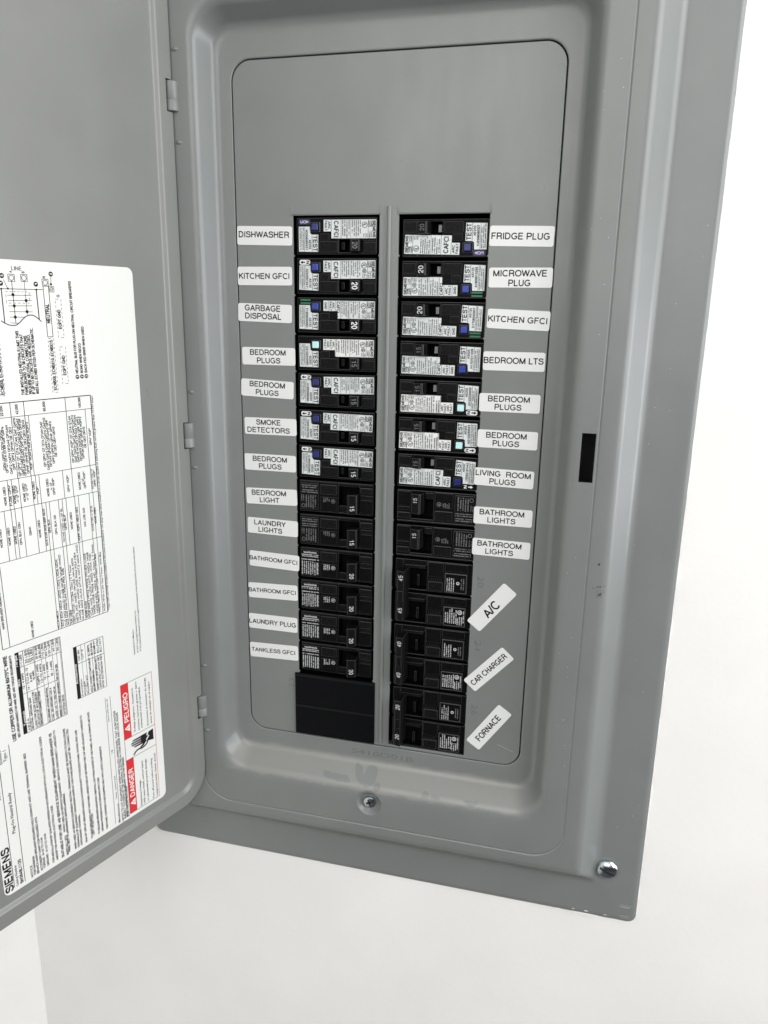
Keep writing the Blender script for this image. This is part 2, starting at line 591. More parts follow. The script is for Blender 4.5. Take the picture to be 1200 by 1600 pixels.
    def hgreek(self, u0, u1, v, h, w, mat, rng):
        t = u0
        while t < u1:
            if rng.random() < 0.14:
                t += 0.018
                continue
            a = 0.010 + 0.010 * rng.random()
            hh = h * (0.65 + 0.35 * rng.random())
            self.poly([(t, v - hh / 2), (t + a, v - hh / 2), (t + a, v + hh / 2), (t, v + hh / 2)], w, mat)
            t += a + 0.007

    def sheet(self, pts, holes, w0, w1, mat, bev=0.0):
        """flat sheet of any outline with holes (front at w1)"""
        cu = bpy.data.curves.new('tmp_sheet', 'CURVE')
        cu.dimensions = '2D'
        cu.fill_mode = 'BOTH'
        t = (w1 - w0) / 2
        cu.extrude = t - bev
        cu.bevel_depth = bev
        cu.bevel_resolution = 1
        if bev:
            cu.offset = -bev
        for ring in [pts] + list(holes):
            sp = cu.splines.new('POLY')
            sp.points.add(len(ring) - 1)
            for q, p in zip(sp.points, ring):
                q.co = (p[0], p[1], 0, 1)
            sp.use_cyclic_u = True
        vs, fs = curve_mesh(cu)
        self.add([(a, c, e + (w0 + w1) / 2) for a, c, e in vs], fs, mat)

    def build(self, name, parent=None, smooth=None, base=(0, 0, 0), label=None):
        me = bpy.data.meshes.new(name)
        bx = Vector(base)
        me.from_pydata([tuple((Vector(p) - bx) * S) for p in self.v], [], self.f)
        for m in self.mats:
            me.materials.append(M[m])
        me.polygons.foreach_set('material_index', self.m)
        me.update()
        if smooth:
            me.polygons.foreach_set('use_smooth', [True] * len(me.polygons))
            me.set_sharp_from_angle(angle=math.radians(smooth))
        o = bpy.data.objects.new(name, me)
        C.objects.link(o)
        if parent:
            o.parent = parent
        else:
            o.location = bx * S
        if label:
            o['label'] = label
        return o


def rrect(u0, u1, v0, v1, r, n=6):
    p = []
    for cx, cy, a0 in ((u1 - r, v1 - r, 0), (u0 + r, v1 - r, 90), (u0 + r, v0 + r, 180), (u1 - r, v0 + r, 270)):
        for i in range(n + 1):
            a = math.radians(a0 + 90 * i / n)
            p.append((cx + r * math.cos(a), cy + r * math.sin(a)))
    return p


def loft(mb, keys, fillets, mat, n=8, cap_first=False, cap_last=False, seg=4):
    """skin through rounded-rectangle loops (u0, u1, v0, v1, r, w); corners of the profile are rounded"""
    def lerp(a, c, t): return [x + (y - x) * t for x, y in zip(a, c)]
    def dist(a, c): return math.hypot((abs(a[0] - c[0]) + abs(a[1] - c[1])) / 2, a[5] - c[5]) + 1e-9
    loops = []
    for i, k in enumerate(keys):
        f = fillets[i]
        if i in (0, len(keys) - 1) or not f:
            loops.append(k)
            continue
        ta = min(0.48, f / dist(keys[i - 1], k))
        tb = min(0.48, f / dist(k, keys[i + 1]))
        A, B = lerp(k, keys[i - 1], ta), lerp(k, keys[i + 1], tb)
        for j in range(seg + 1):
            t = j / seg
            loops.append(lerp(lerp(A, k, t), lerp(k, B, t), t))
    vs, fs = [], []
    cnt = 4 * (n + 1)
    for q in loops:
        for p in rrect(q[0], q[1], q[2], q[3], max(q[4], 0.001), n):
            vs.append((p[0], p[1], q[5]))
    for a in range(len(loops) - 1):
        for i in range(cnt):
            j = (i + 1) % cnt
            fs.append([a * cnt + i, a * cnt + j, (a + 1) * cnt + j, (a + 1) * cnt + i])
    if cap_first: fs.append(list(range(cnt)))
    if cap_last: fs.append([(len(loops) - 1) * cnt + i for i in range(cnt)][::-1])
    mb.add(vs, fs, mat)


def cut(o, cutters):
    """boolean the cutters out of o, keep one plain mesh"""
    tmp = []
    for c in cutters:
        me = bpy.data.meshes.new('tmp_cut')
        me.from_pydata([tuple(v) for v in c[0]], [], c[1])
        bm = bmesh.new()
        bm.from_mesh(me)
        bmesh.ops.recalc_face_normals(bm, faces=bm.faces)
        bm.to_mesh(me)
        bm.free()
        co = bpy.data.objects.new('tmp_cut', me)
        _tmp.objects.link(co)
        co.parent = o.parent
        md = o.modifiers.new('cut', 'BOOLEAN')
        md.operation = 'DIFFERENCE'
        md.solver = 'EXACT'
        md.object = co
        tmp.append(co)
    bpy.context.view_layer.update()
    dg = bpy.context.evaluated_depsgraph_get()
    me = bpy.data.meshes.new_from_object(o.evaluated_get(dg))
    o.modifiers.clear()
    old = o.data
    o.data = me
    me.name = o.name
    bpy.data.meshes.remove(old)
    for c in tmp:
        bpy.data.objects.remove(c)


def cutter_box(a0, a1, c0, c1, e0, e1, fm, base):
    vs = [(Vector(fm(a, c, e)) - Vector(base)) * S for a in (a0, a1) for c in (c0, c1) for e in (e0, e1)]
    return vs, [(0, 1, 3, 2), (4, 6, 7, 5), (0, 4, 5, 1), (2, 3, 7, 6), (0, 2, 6, 4), (1, 5, 7, 3)]


def empty(name, loc, label=None, cat=None, group=None):
    o = bpy.data.objects.new(name, None)
    o.location = Vector(loc) * S
    o.empty_display_size = 0.02
    C.objects.link(o)
    if label: o['label'] = label
    if cat: o['category'] = cat
    if group: o['group'] = group
    return o


def front(u, v, w):             # the panel's own plane: x right, z up, w out of the wall
    return (u, -w, v)


DA = math.radians(70.7)         # the door stands open, its free edge out towards the viewer
DD = (-math.cos(DA), -math.sin(DA))
DN = (math.sin(DA), -math.cos(DA))
HX, HY = -2.93, -0.66


def doorm(s, z, w):             # s from the hinge edge, z up, w out of the door's inner face
    return (HX + s * DD[0] + w * DN[0], HY + s * DD[1] + w * DN[1], z)


DOOR_PRINT = [
('T','SIEMENS',6.384,-16.471,-15.202,0.2,2),
('L',6.358,-16.425,6.358,-13.146,0.014),
('L',6.074,-16.435,6.074,-12.554,0.014),
('T','Catalog Number',6.249,-16.439,-15.82,0.055,0),
('T','SN3648L1125',6.123,-16.431,-15.724,0.075,1),
('T','Plug-On Neutral Ready',6.167,-14.946,-13.805,0.08,0),
('T','Indoor',6.42,-13.874,-13.401,0.08,1),
('T','Enclosure',6.275,-12.97,-12.606,0.06,0),
('T','Type 1',6.158,-12.954,-12.65,0.08,0),
('T','NOTICE',5.854,-16.45,-16.099,0.05,0),
('T','FOR MAXIMUM',5.773,-16.417,-15.88,0.05,0),
('T','BRANCH MAIN BREAKER REQUIRES HOLD-DOWN KIT AND LINE TERMINAL BARRIER, SEE',5.688,-16.447,-12.981,0.05,0),
('T','ACCESSORY CHART FOR REQUIRED KITS',5.587,-16.434,-14.843,0.05,0),
('T','TORQUE - 8-1/2 TO 10 IN',5.505,-16.414,-15.497,0.05,0),
('T','GROUND - 9-1/2 TO 10 IN',5.402,-16.405,-15.45,0.05,0),
('T','FOR INSTALLATION BY QUALIFIED PERSON IN ACCORDANCE WITH ALL LOCAL ELECTRICAL CODES',5.246,-16.412,-12.741,0.05,0),
('T','AND/OR THE NATIONAL ELECTRICAL CODE',5.142,-16.409,-14.779,0.05,0),
('T','SUITABLE FOR USE AS SERVICE EQUIPMENT WHEN MAIN BREAKER IS',4.968,-16.439,-12.78,0.07,1),
('T','INSTALLED',4.831,-16.449,-15.849,0.07,1),
('T','WHEN USED AS SERVICE EQUIPMENT, SERVICE DISCONNECT LABELED TO',4.865,-15.739,-12.747,0.05,0),
('T','PANEL NEXT TO APPROPRIATE SERVICE MARKINGS',4.778,-16.399,-14.632,0.05,0),
('T','WHEN USED AS SERVICE EQUIPMENT NEUTRAL TERMINALS MUST BE BONDED TO ENCLOSURE',4.592,-16.434,-12.833,0.05,0),
('T','TERMINALS OF EQUIPMENT GROUNDING BARS IN THIS PANELBOARD MUST BE CONNECTED',4.501,-16.443,-12.887,0.05,0),
('T','GROUNDING TERMINAL',4.412,-16.43,-15.49,0.05,0),
('T','SUM OF CIRCUIT BREAKER HANDLE RATINGS IS NOT TO EXCEED PANEL RATING PER LINE',4.263,-16.437,-13.037,0.05,0),
('T','TO MOVE BREAKERS, NOT THIS PANEL HINGED CIRCUIT BETWEEN THIS TAP AND ADJACENT HANDLES TO',4.083,-16.427,-12.694,0.05,0),
('T','OFF POSITION',4.023,-16.356,-15.684,0.05,0),
('T','TO RELEASE BREAKER MOUNTING TABS PULL OUT FROM CENTER OF THE PANEL, NO ALTERNATE METHOD',3.859,-16.43,-12.7,0.05,0),
('T','OPENING PROVIDED IN ACCORDANCE WITH CODE',3.742,-16.418,-14.728,0.05,0),
('T','THIS PANEL CERTIFIED TO BE EQUIPPED ONLY WITH LISTED COMPONENTS',3.596,-16.427,-13.856,0.05,0),
('L',3.348,-12.527,3.348,-16.443,0.01),
('L',3.194,-12.537,3.194,-16.493,0.01),
('T','Manufactured',3.206,-16.476,-15.876,0.04,0),
('T','Series   Series T.A.B.',3.235,-15.682,-14.947,0.04,0),
('T','12',3.242,-14.255,-14.144,0.05,0),
('T','660-01-0701 Rev. 02',3.271,-13.266,-12.587,0.04,0),
('T','LISTED TO U.S. EQUIPMENT WHEN INSTALLED USING PANEL THAT ALSO RATES',3.071,-16.534,-13.031,0.05,0),
('T','SUBJECT TO CODES OF THE NATIONAL ELECTRICAL CODE BOOK AND LOCAL RULES',2.995,-16.472,-13.116,0.05,0),
('T','REFER TO MARKINGS ON THE BREAKER TRAY FOR TORQUES',2.919,-16.463,-14.541,0.05,0),
('T','ELECTRICAL RATINGS',2.88,-16.47,-15.488,0.05,0),
('T','USE COPPER OR ALUMINUM 60/75°C WIRE',5.871,-12.541,-10.313,0.085,1),
('T','SEE OPENER MARKED FOR WIRE SIZE AND TORQUE REQUIREMENTS',5.76,-12.501,-10.345,0.05,0),
('T','Hazardous Voltage.',2.409,-16.39,-15.54,0.052,1),
('T','Will cause death, serious injury',2.296,-16.383,-14.975,0.052,1),
('T','or substantial property damage.',2.17,-16.384,-14.976,0.052,1),
('T','Turn off power before working',1.969,-16.401,-15.077,0.052,1),
('T','equipment inside. Switch closed.',1.839,-16.388,-14.957,0.052,1),
('T','Voltaje peligroso. Causara la',2.453,-13.977,-12.615,0.052,1),
('T','muerte, lesiones graves o dano',2.316,-13.973,-12.47,0.052,1),
('T','sustancial a la propiedad.',2.215,-13.961,-12.669,0.052,1),
('T','Desconecte el suministro de energia',2.002,-13.981,-12.486,0.052,1),
('T','antes de trabajar en el equipo',1.88,-13.975,-12.648,0.052,1),
('T','Assembled in Mexico',2.282,-11.667,-10.915,0.045,0),
('T','© 2013 Copyright Siemens Industry, Inc.',2.168,-11.645,-10.386,0.045,0),
('T','® The National Electrical Code is a registered trademark of the National Fire Protection Association.',2.07,-11.639,-8.585,0.045,0),
('T','*Type QPF and HQP breakers installed in this panel are limited to 100 amps max when installed on a circuit capable of delivering fault current greater than 10,000 amps.',2.976,-10.104,-4.484,0.05,0),
('L',3.04,-4.472,6.3,-4.472,0.02),
('L',3.04,-4.795,6.3,-4.795,0.012),
('L',3.04,-6.195,6.3,-6.195,0.012),
('L',3.04,-6.886,6.3,-6.886,0.012),
('L',3.04,-8.073,5.94,-8.073,0.012),
('L',3.04,-10.141,5.94,-10.141,0.014),
('L',3.04,-4.472,3.04,-10.141,0.022),
('L',5.94,-8.386,5.94,-10.141,0.016),
('L',5.78,-7.99,5.758,-10.141,0.014),
('L',5.118,-4.472,5.118,-6.195,0.014),
('L',4.794,-4.472,4.794,-6.195,0.014),
('L',3.739,-4.472,3.739,-6.195,0.014),
('L',4.708,-4.795,4.708,-6.195,0.012),
('L',3.221,-4.795,3.221,-6.195,0.012),
('L',5.378,-6.195,5.378,-6.886,0.012),
('L',5.281,-6.195,5.281,-6.886,0.012),
('L',5.106,-6.195,5.106,-6.886,0.012),
('L',4.792,-6.195,4.792,-6.886,0.012),
('L',4.69,-6.195,4.69,-6.886,0.012),
('L',4.599,-6.195,4.599,-6.886,0.012),
('L',3.981,-6.195,3.981,-6.886,0.012),
('L',3.735,-6.195,3.735,-6.886,0.012),
('L',3.213,-6.195,3.213,-6.886,0.012),
('L',5.529,-6.886,5.529,-8.073,0.012),
('L',5.365,-6.886,5.365,-8.073,0.012),
('L',5.272,-6.886,5.272,-8.073,0.012),
('L',5.104,-6.886,5.104,-8.073,0.012),
('L',4.781,-6.886,4.781,-8.073,0.012),
('L',4.596,-6.886,4.596,-8.073,0.012),
('L',4.494,-6.886,4.494,-8.073,0.012),
('L',4.404,-6.886,4.404,-8.073,0.012),
('L',4.163,-6.886,4.163,-8.073,0.012),
('L',4.062,-6.886,4.062,-8.073,0.012),
('L',3.958,-6.886,3.958,-8.073,0.012),
('L',3.72,-6.886,3.72,-8.073,0.012),
('L',3.616,-6.886,3.616,-8.073,0.012),
('L',3.309,-6.886,3.309,-8.073,0.012),
('L',3.195,-6.886,3.195,-8.073,0.012),
('L',4.494,-8.073,4.494,-10.141,0.012),
('L',4.404,-8.073,4.404,-10.141,0.012),
('L',4.155,-8.073,4.155,-10.141,0.012),
('L',4.062,-8.073,4.062,-10.141,0.012),
('L',3.707,-8.073,3.707,-10.141,0.012),
('L',3.616,-8.073,3.616,-10.141,0.012),
('L',3.303,-8.073,3.303,-10.141,0.012),
('L',3.19,-8.073,3.19,-10.141,0.012),
('T','22,000',5.299,-4.757,-4.522,0.055,0),
('T','42,000',4.941,-4.747,-4.518,0.055,0),
('T','65,000',4.268,-4.745,-4.515,0.055,0),
('T','100,000',3.329,-4.749,-4.498,0.055,0),
('T','QPH QPF2 QDH QEH2',5.371,-5.963,-5.059,0.05,0),
('T','QP QT QTA QTAN QAF QAFN',5.322,-6.035,-4.982,0.05,0),
('T','QAF2 QAFH QFGA2 QFGAN',5.225,-6.073,-4.962,0.05,0),
('T','QPF QPF2 QPHN QE QE2',5.148,-5.993,-5.011,0.05,0),
('T','QP QPH* QT QTA QTAN QAF QAFN',5.031,-6.157,-4.822,0.05,0),
('T','QAF2 QAFN QAFH QAFH2 QFGA2',4.958,-6.152,-4.84,0.05,0),
('T','QFGAN QFGAH2 QPF QPF2 QPF2N',4.9,-6.164,-4.855,0.05,0),
('T','QPHF QPHF2 QE QE2 QEH QEH2',4.824,-6.13,-4.883,0.05,0),
('T','HQP* HQAF2 HQFGA2 HQPF2',4.735,-6.049,-4.944,0.05,0),
('T','QP QPH* QT QTA QTAN QAF',4.386,-6.04,-4.972,0.05,0),
('T','QAFN QAF2 QAFH QAFN QAFH2',4.307,-6.129,-4.886,0.05,0),
('T','QFGA2 QFGAN QFGAH2 QPF',4.24,-6.064,-4.945,0.05,0),
('T','QPF2 QPF2N QPHF QPHF2',4.156,-5.999,-4.987,0.05,0),
('T','QE QE2 QEH QEH2',4.085,-5.847,-5.122,0.05,0),
('T','QP QPH* HQP* QT QTA QTAN',3.64,-6.058,-4.922,0.05,0),
('T','QAF QAFN QAF2 QAFN QAFH',3.565,-6.058,-4.908,0.05,0),
('T','QAFH2 HQAF2 QFGA2 QFGAN',3.496,-6.069,-4.915,0.05,0),
('T','QFGAH2 HQFGA2 QPF QPF2',3.419,-6.047,-4.956,0.05,0),
('T','QPF2N QPHF QPHF2 HQPF2',3.351,-6.002,-4.962,0.05,0),
('T','QE QE2 QEH2',3.274,-5.741,-5.214,0.05,0),
('T','QPH* HQP*',3.113,-5.695,-5.266,0.05,0),
('T','NONE USED',5.442,-6.762,-6.331,0.05,0),
('T','FUSE QPH*',5.316,-6.798,-6.301,0.05,0),
('T','NONE USED',5.216,-6.766,-6.34,0.05,0),
('T','or QP QPH*',5.152,-6.747,-6.351,0.05,0),
('T','NONE USED',4.979,-6.765,-6.33,0.05,0),
('T','or QP QPH*',4.912,-6.752,-6.351,0.05,0),
('T','NONE USED',4.734,-6.754,-6.329,0.05,0),
('T','HQP*',4.641,-6.642,-6.453,0.05,0),
('T','NONE USED',4.376,-6.753,-6.326,0.05,0),
('T','or QP',4.292,-6.629,-6.429,0.05,0),
('T','QPH* HQP*',4.223,-6.748,-6.329,0.05,0),
('T','QPH* HQP*',3.834,-6.75,-6.329,0.05,0),
('T','NONE USED',3.519,-6.751,-6.314,0.05,0),
('T','or QP',3.429,-6.64,-6.478,0.05,0),
('T','QPH* HQP*',3.375,-6.744,-6.314,0.05,0),
('T','NONE USED or',3.16,-6.794,-6.281,0.05,0),
('T','QPH* HQP*',3.087,-6.75,-6.315,0.05,0),
('T','NONE USED',5.648,-7.712,-7.272,0.048,0),
('T','NONE USED',5.453,-7.708,-7.282,0.048,0),
('T','NONE USED',5.301,-7.712,-7.282,0.048,0),
('T','QPH, BLH, QSH',5.181,-7.765,-7.218,0.048,0),
('T','QSHH',4.928,-7.597,-7.384,0.048,0),
('T','NONE USED',4.693,-7.701,-7.268,0.048,0),
('T','EDA EDB HDB MBK MDS',4.542,-7.939,-7.028,0.048,0),
('T','QPH, BLH',4.431,-7.652,-7.32,0.048,0),
('T','QPH, BLH, QS',4.269,-7.725,-7.242,0.048,0),
('T','NONE USED or QP BL',4.084,-7.951,-7.103,0.048,0),
('T','QPH, BLH',4.006,-7.666,-7.298,0.048,0),
('T','NONE USED',3.838,-7.694,-7.259,0.048,0),
('T','HQPP, HQPH, HBLH, HEG',3.661,-8.032,-7.164,0.048,0),
('T','LDA, LDB, QJS',3.47,-7.711,-7.227,0.048,0),
('T','NONE USED or QP BL',3.251,-7.87,-7.212,0.048,0),
('T','NONE USED',3.157,-7.697,-7.28,0.048,0),
('T','NONE USED',5.137,-10.104,-9.683,0.048,0),
('T','MAIN BREAKER (SIEMENS TYPE)',5.835,-9.65,-8.519,0.048,0),
('T','HCCA HECA',4.451,-10.109,-9.653,0.048,0),
('T','ED2 ED4 HED4 JXD2 LXD2 LXD6 MDK',4.338,-10.095,-8.339,0.048,0),
('T','HJ2 HK2 HMJD HJ2B NK2B NK4B HHKD',4.251,-10.109,-8.243,0.048,0),
('T','MJ2 NH2 PHM HJK4 P2K4 PKA N2B',4.191,-10.108,-8.615,0.048,0),
('T','HJK, LKEM',4.088,-10.107,-9.746,0.048,0),
('T','HEC, HD2D, HCB4, Class J 3 T fuses',3.996,-10.107,-8.584,0.048,0),
('T','NET2 JXD, HHED, HHJXD, HHJ4 MDK',3.916,-10.115,-8.418,0.048,0),
('T','HHDE HHN HHKD HDE PKM P2A HE4',3.835,-10.095,-8.302,0.048,0),
('T','HLM8 MD2 HLK4 NTYA HNT2 MDK HND',3.756,-10.116,-8.11,0.048,0),
('T','NONE HLEM',3.644,-10.103,-9.655,0.048,0),
('T','FD6 HHF2 HFD2 HDDE HDUEX LUGS',3.555,-10.103,-8.396,0.048,0),
('T','DM2, HX2, HJDK HXT2, HND4, HM8',3.479,-10.089,-8.39,0.048,0),
('T','HND8, CHD8, PND8, HND2, HTD4, CND',3.408,-10.073,-8.435,0.048,0),
('T','HND8 HE2, HED8, HD Class J, T fuses',3.324,-10.069,-8.217,0.048,0),
('T','HND2, HED6, IE 200 Class T fuses, 200A Max',3.258,-10.077,-8.478,0.048,0),
('T','HCEA, HFGA or 200 Class T Fuses - 400A Max',3.111,-10.086,-8.464,0.048,0),
('R',5.575,-12.48,5.675,-10.345),
('L',5.675,-12.48,4.478,-12.48,0.012),
('L',5.675,-10.34,4.478,-10.34,0.012),
('L',4.478,-12.48,4.478,-10.34,0.012),
('L',5.575,-10.739,4.478,-10.739,0.01),
('L',5.575,-11.441,4.66,-11.441,0.01),
('L',5.585,-12.48,5.585,-10.34,0.008),
('L',5.476,-12.48,5.476,-10.34,0.008),
('L',5.47,-12.48,5.47,-10.34,0.008),
('L',5.212,-12.48,5.212,-10.34,0.008),
('L',5.19,-12.48,5.19,-10.34,0.008),
('L',5.022,-12.48,5.022,-10.34,0.008),
('L',4.908,-12.48,4.908,-10.34,0.008),
('L',4.726,-12.48,4.726,-10.34,0.008),
('L',4.727,-12.48,4.727,-10.34,0.008),
('L',4.609,-12.48,4.609,-10.34,0.008),
('L',4.506,-12.48,4.506,-10.34,0.008),
('W','Terminals',5.579,-12.266,-11.868,0.07,1),
('W','Wire',5.614,-11.218,-11.019,0.07,1),
('W','Torque',5.627,-10.708,-10.391,0.07,1),
('T','A B G N',5.494,-12.44,-12.123,0.048,0),
('T','12 - 4 AWG',5.514,-11.309,-10.901,0.048,0),
('T','1-1 LBS',5.511,-10.717,-10.418,0.048,0),
('T','NEUTRAL GROUND BAR',5.395,-12.451,-11.598,0.048,0),
('T','LUGS TYPE ECGR 2/12 COR',5.301,-12.451,-11.483,0.048,0),
('T','LUG DATA OF ACCESSORY',5.23,-12.458,-11.513,0.048,0),
('T','GROUND CONNECTORS',5.145,-12.455,-11.534,0.048,0),
('T','14 - 2 CU AL 12',5.395,-11.388,-10.81,0.048,0),
('T','8 AWG',5.31,-11.21,-10.972,0.048,0),
('T','10 AWG',5.238,-11.182,-10.946,0.048,0),
('T','20 LBS',5.376,-10.69,-10.357,0.048,0),
('T','25 LBS',5.301,-10.703,-10.36,0.048,0),
('T','35 LBS',5.232,-10.689,-10.372,0.048,0),
('T','CMPS 1 AWG',5.124,-11.369,-10.826,0.048,0),
('T','12-10 AWG',5.045,-11.349,-10.84,0.048,0),
('T','20 IN LBS',5.112,-10.69,-10.35,0.048,0),
('T','25 IN LBS',5.027,-10.695,-10.34,0.048,0),
('T','12 - 4 AWG',4.95,-11.303,-10.892,0.048,0),
('T','2 - 1 AWG',4.863,-11.28,-10.87,0.048,0),
('T','110 LBS',4.943,-10.714,-10.357,0.048,0),
('T','40 LBS',4.856,-10.705,-10.347,0.048,0),
('T','22 - 4 AWG',4.759,-11.281,-10.881,0.048,0),
('T','120 LBS',4.77,-10.724,-10.351,0.048,0),
('T','40 LBS',4.655,-10.665,-10.34,0.048,0),
('T','50 LBS',4.538,-10.683,-10.351,0.048,0),
('T','EQ GROUND ACCESS NEUTRAL',4.942,-12.466,-11.517,0.048,0),
('T','CU/AL 2/0 GROUND LUG 4',4.839,-12.485,-11.577,0.048,0),
('T','LUGS 1/0 TO 350 MCM',4.742,-12.475,-11.585,0.048,0),
('T','WIRING EQ TORQUE GROUNDED CIRCUIT IN LBS',4.625,-12.469,-11.02,0.048,0),
('T','SYSTEM BUS',4.526,-12.452,-11.904,0.048,0),
('R',4.05,-12.21,4.15,-10.765),
('L',4.15,-12.21,3.26,-12.21,0.012),
('L',4.15,-10.765,3.26,-10.765,0.012),
('L',3.26,-12.21,3.26,-10.765,0.012),
('L',4.05,-11.25,3.26,-11.25,0.012),
('L',3.93,-12.21,3.93,-10.765,0.008),
('L',3.81,-12.21,3.81,-10.765,0.008),
('L',3.62,-12.21,3.62,-10.765,0.008),
('L',3.55,-12.21,3.55,-10.765,0.008),
('W','Accessories',4.097,-11.784,-11.23,0.07,1),
('T','Description',3.978,-12.172,-11.699,0.048,0),
('T','FILLER',3.883,-12.179,-11.803,0.048,0),
('T','FLUSH KIT',3.804,-12.171,-11.649,0.048,0),
('T','CAT. NO.',3.979,-11.173,-10.873,0.048,0),
('T','QF3',3.88,-11.176,-10.901,0.048,0),
('T','HOLD DOWN COMPONENT',3.69,-12.186,-11.199,0.048,0),
('T','ECSBPK',3.689,-11.161,-10.839,0.048,0),
('T','SECURITY SCREW ACC',3.607,-12.194,-11.579,0.048,0),
('T','EC23',3.603,-11.162,-10.827,0.048,0),
('T','MAIN LUG SIDE BRACKET',3.506,-12.187,-11.272,0.048,0),
('T','ECMB 41',3.514,-11.167,-10.815,0.048,0),
('T','GROUND LATCH SET',3.421,-12.177,-11.229,0.048,0),
('T','ECLX3M',3.415,-11.174,-10.792,0.048,0),
('T','ROD EXTENSION KEY',3.338,-12.184,-11.228,0.048,0),
('T','EC1KIT',3.327,-11.177,-10.794,0.048,0),
('H','LINE',4.633,-1.595,0.24,0.085),
('L',4.698,-1.872,4.848,-1.872,0.012),
('L',4.848,-1.872,4.848,-1.722,0.012),
('L',4.848,-1.722,4.698,-1.722,0.012),
('L',4.698,-1.722,4.698,-1.872,0.012),
('C',4.773,-1.797,0.06),
('L',4.403,-1.865,4.553,-1.865,0.012),
('L',4.553,-1.865,4.553,-1.715,0.012),
('L',4.553,-1.715,4.403,-1.715,0.012),
('L',4.403,-1.715,4.403,-1.865,0.012),
('C',4.478,-1.79,0.06),
('L',3.899,-1.945,4.049,-1.945,0.012),
('L',4.049,-1.945,4.049,-1.795,0.012),
('L',4.049,-1.795,3.899,-1.795,0.012),
('L',3.899,-1.795,3.899,-1.945,0.012),
('C',3.974,-1.87,0.06),
('T','A',4.747,-1.692,-1.652,0.055,0),
('T','B',4.456,-1.688,-1.651,0.055,0),
('T','N',3.961,-1.778,-1.731,0.06,0),
('L',4.774,-1.858,4.774,-2.758,0.014),
('L',4.481,-1.855,4.483,-2.578,0.01),
('L',5.142,-2.035,4.049,-2.023,0.014),
('L',5.03,-2.035,5.03,-2.742,0.022),
('L',4.211,-2.028,4.205,-2.673,0.022),
('L',4.91,-2.165,4.342,-2.154,0.011),
('L',4.902,-2.275,4.349,-2.264,0.011),
('L',4.905,-2.389,4.35,-2.381,0.011),
('L',4.903,-2.511,4.349,-2.511,0.011),
('L',4.908,-2.627,4.562,-2.626,0.011),
('L',4.902,-2.748,4.712,-2.758,0.011),
('F',4.775,-2.152,0.035),
('F',4.771,-2.387,0.035),
('F',4.774,-2.626,0.035),
('F',4.479,-2.27,0.035),
('F',4.482,-2.508,0.035),
('F',5.03,-2.035,0.022),
('F',4.878,-2.026,0.022),
('F',4.207,-2.028,0.022),
('L',4.962,-1.838,4.878,-2.026,0.011),
('D',4.941,-2.092,4.387,-2.082,0.01),
('D',4.387,-2.082,4.402,-2.322,0.01),
('D',4.402,-2.322,4.939,-2.331,0.01),
('D',4.939,-2.331,4.941,-2.092,0.01),
('L',5.112,-2.705,5.028,-2.757,0.02),
('L',5.028,-2.757,4.932,-2.795,0.02),
('L',4.932,-2.795,4.841,-2.808,0.02),
('L',4.841,-2.808,4.757,-2.792,0.02),
('L',4.757,-2.792,4.679,-2.739,0.02),
('L',4.679,-2.739,4.598,-2.664,0.02),
('L',4.598,-2.664,4.518,-2.607,0.02),
('L',4.518,-2.607,4.42,-2.578,0.02),
('L',4.42,-2.578,4.336,-2.587,0.02),
('L',4.336,-2.587,4.265,-2.629,0.02),
('L',4.265,-2.629,4.206,-2.677,0.02),
('L',4.206,-2.677,4.156,-2.725,0.02),
('L',4.036,-1.942,4.036,-3.064,0.014),
('L',3.901,-1.942,3.901,-3.064,0.014),
('L',4.036,-1.942,3.901,-1.942,0.014),
('L',4.036,-3.064,3.901,-3.064,0.014),
('T','NEUTRAL',3.934,-2.761,-2.333,0.085,0),
('D',4.036,-3.103,3.892,-3.103,0.01),
('D',3.892,-3.103,3.892,-4.332,0.01),
('D',3.892,-4.332,4.036,-4.332,0.01),
('D',4.036,-4.332,4.036,-3.103,0.01),
('T','ECNBX6, ECNBX10, ECNBX15',3.926,-4.283,-3.135,0.075,0),
('D',3.761,-2.223,3.617,-2.223,0.01),
('D',3.617,-2.223,3.617,-3.082,0.01),
('D',3.617,-3.082,3.761,-3.082,0.01),
('D',3.761,-3.082,3.761,-2.223,0.01),
('T','EQPT GND',3.655,-2.891,-2.456,0.075,0),
('T','G',3.646,-2.182,-2.123,0.07,0),
('D',3.759,-3.299,3.608,-3.299,0.01),
('D',3.608,-3.299,3.608,-4.151,0.01),
('D',3.608,-4.151,3.759,-4.151,0.01),
('D',3.759,-4.151,3.759,-3.299,0.01),
('T','EQPT GND',3.646,-3.953,-3.494,0.075,0),
('D',5.315,-3.004,5.198,-3.004,0.01),
('D',5.198,-3.004,5.198,-4.314,0.01),
('D',5.198,-4.314,5.315,-4.314,0.01),
('D',5.315,-4.314,5.315,-3.004,0.01),
('T','ECNBX6, ECNBX10, ECNBX15',5.216,-4.292,-3.117,0.075,0),
('T','THE INSTALLED NEUTRALS LIMIT THIS',4.742,-4.33,-2.919,0.062,0),
('T','PANELBOARD TO 38 CIRCUITS THAT',4.653,-4.337,-2.996,0.062,0),
('T','REQUIRE NEUTRAL CONNECTIONS.',4.561,-4.325,-3.016,0.062,0),
('T','IF UP TO 60 CIRCUITS ARE NEEDED,',4.479,-4.331,-2.998,0.062,0),
('T','INSTALL ECNBX KIT(S) PER SCHEMATIC.',4.387,-4.329,-2.855,0.062,0),
('T','NEUTRAL BUS FOR PLUG-ON NEUTRAL CIRCUIT BREAKERS',3.321,-3.93,-1.81,0.058,0),
('F',3.354,-4.011,0.05),
('W','1',3.326,-4.031,-3.991,0.055,1),
('T',"BOND WHEN REQ'D",3.192,-3.927,-3.223,0.058,0),
('F',3.228,-4.008,0.05),
('W','2',3.2,-4.028,-3.988,0.055,1),
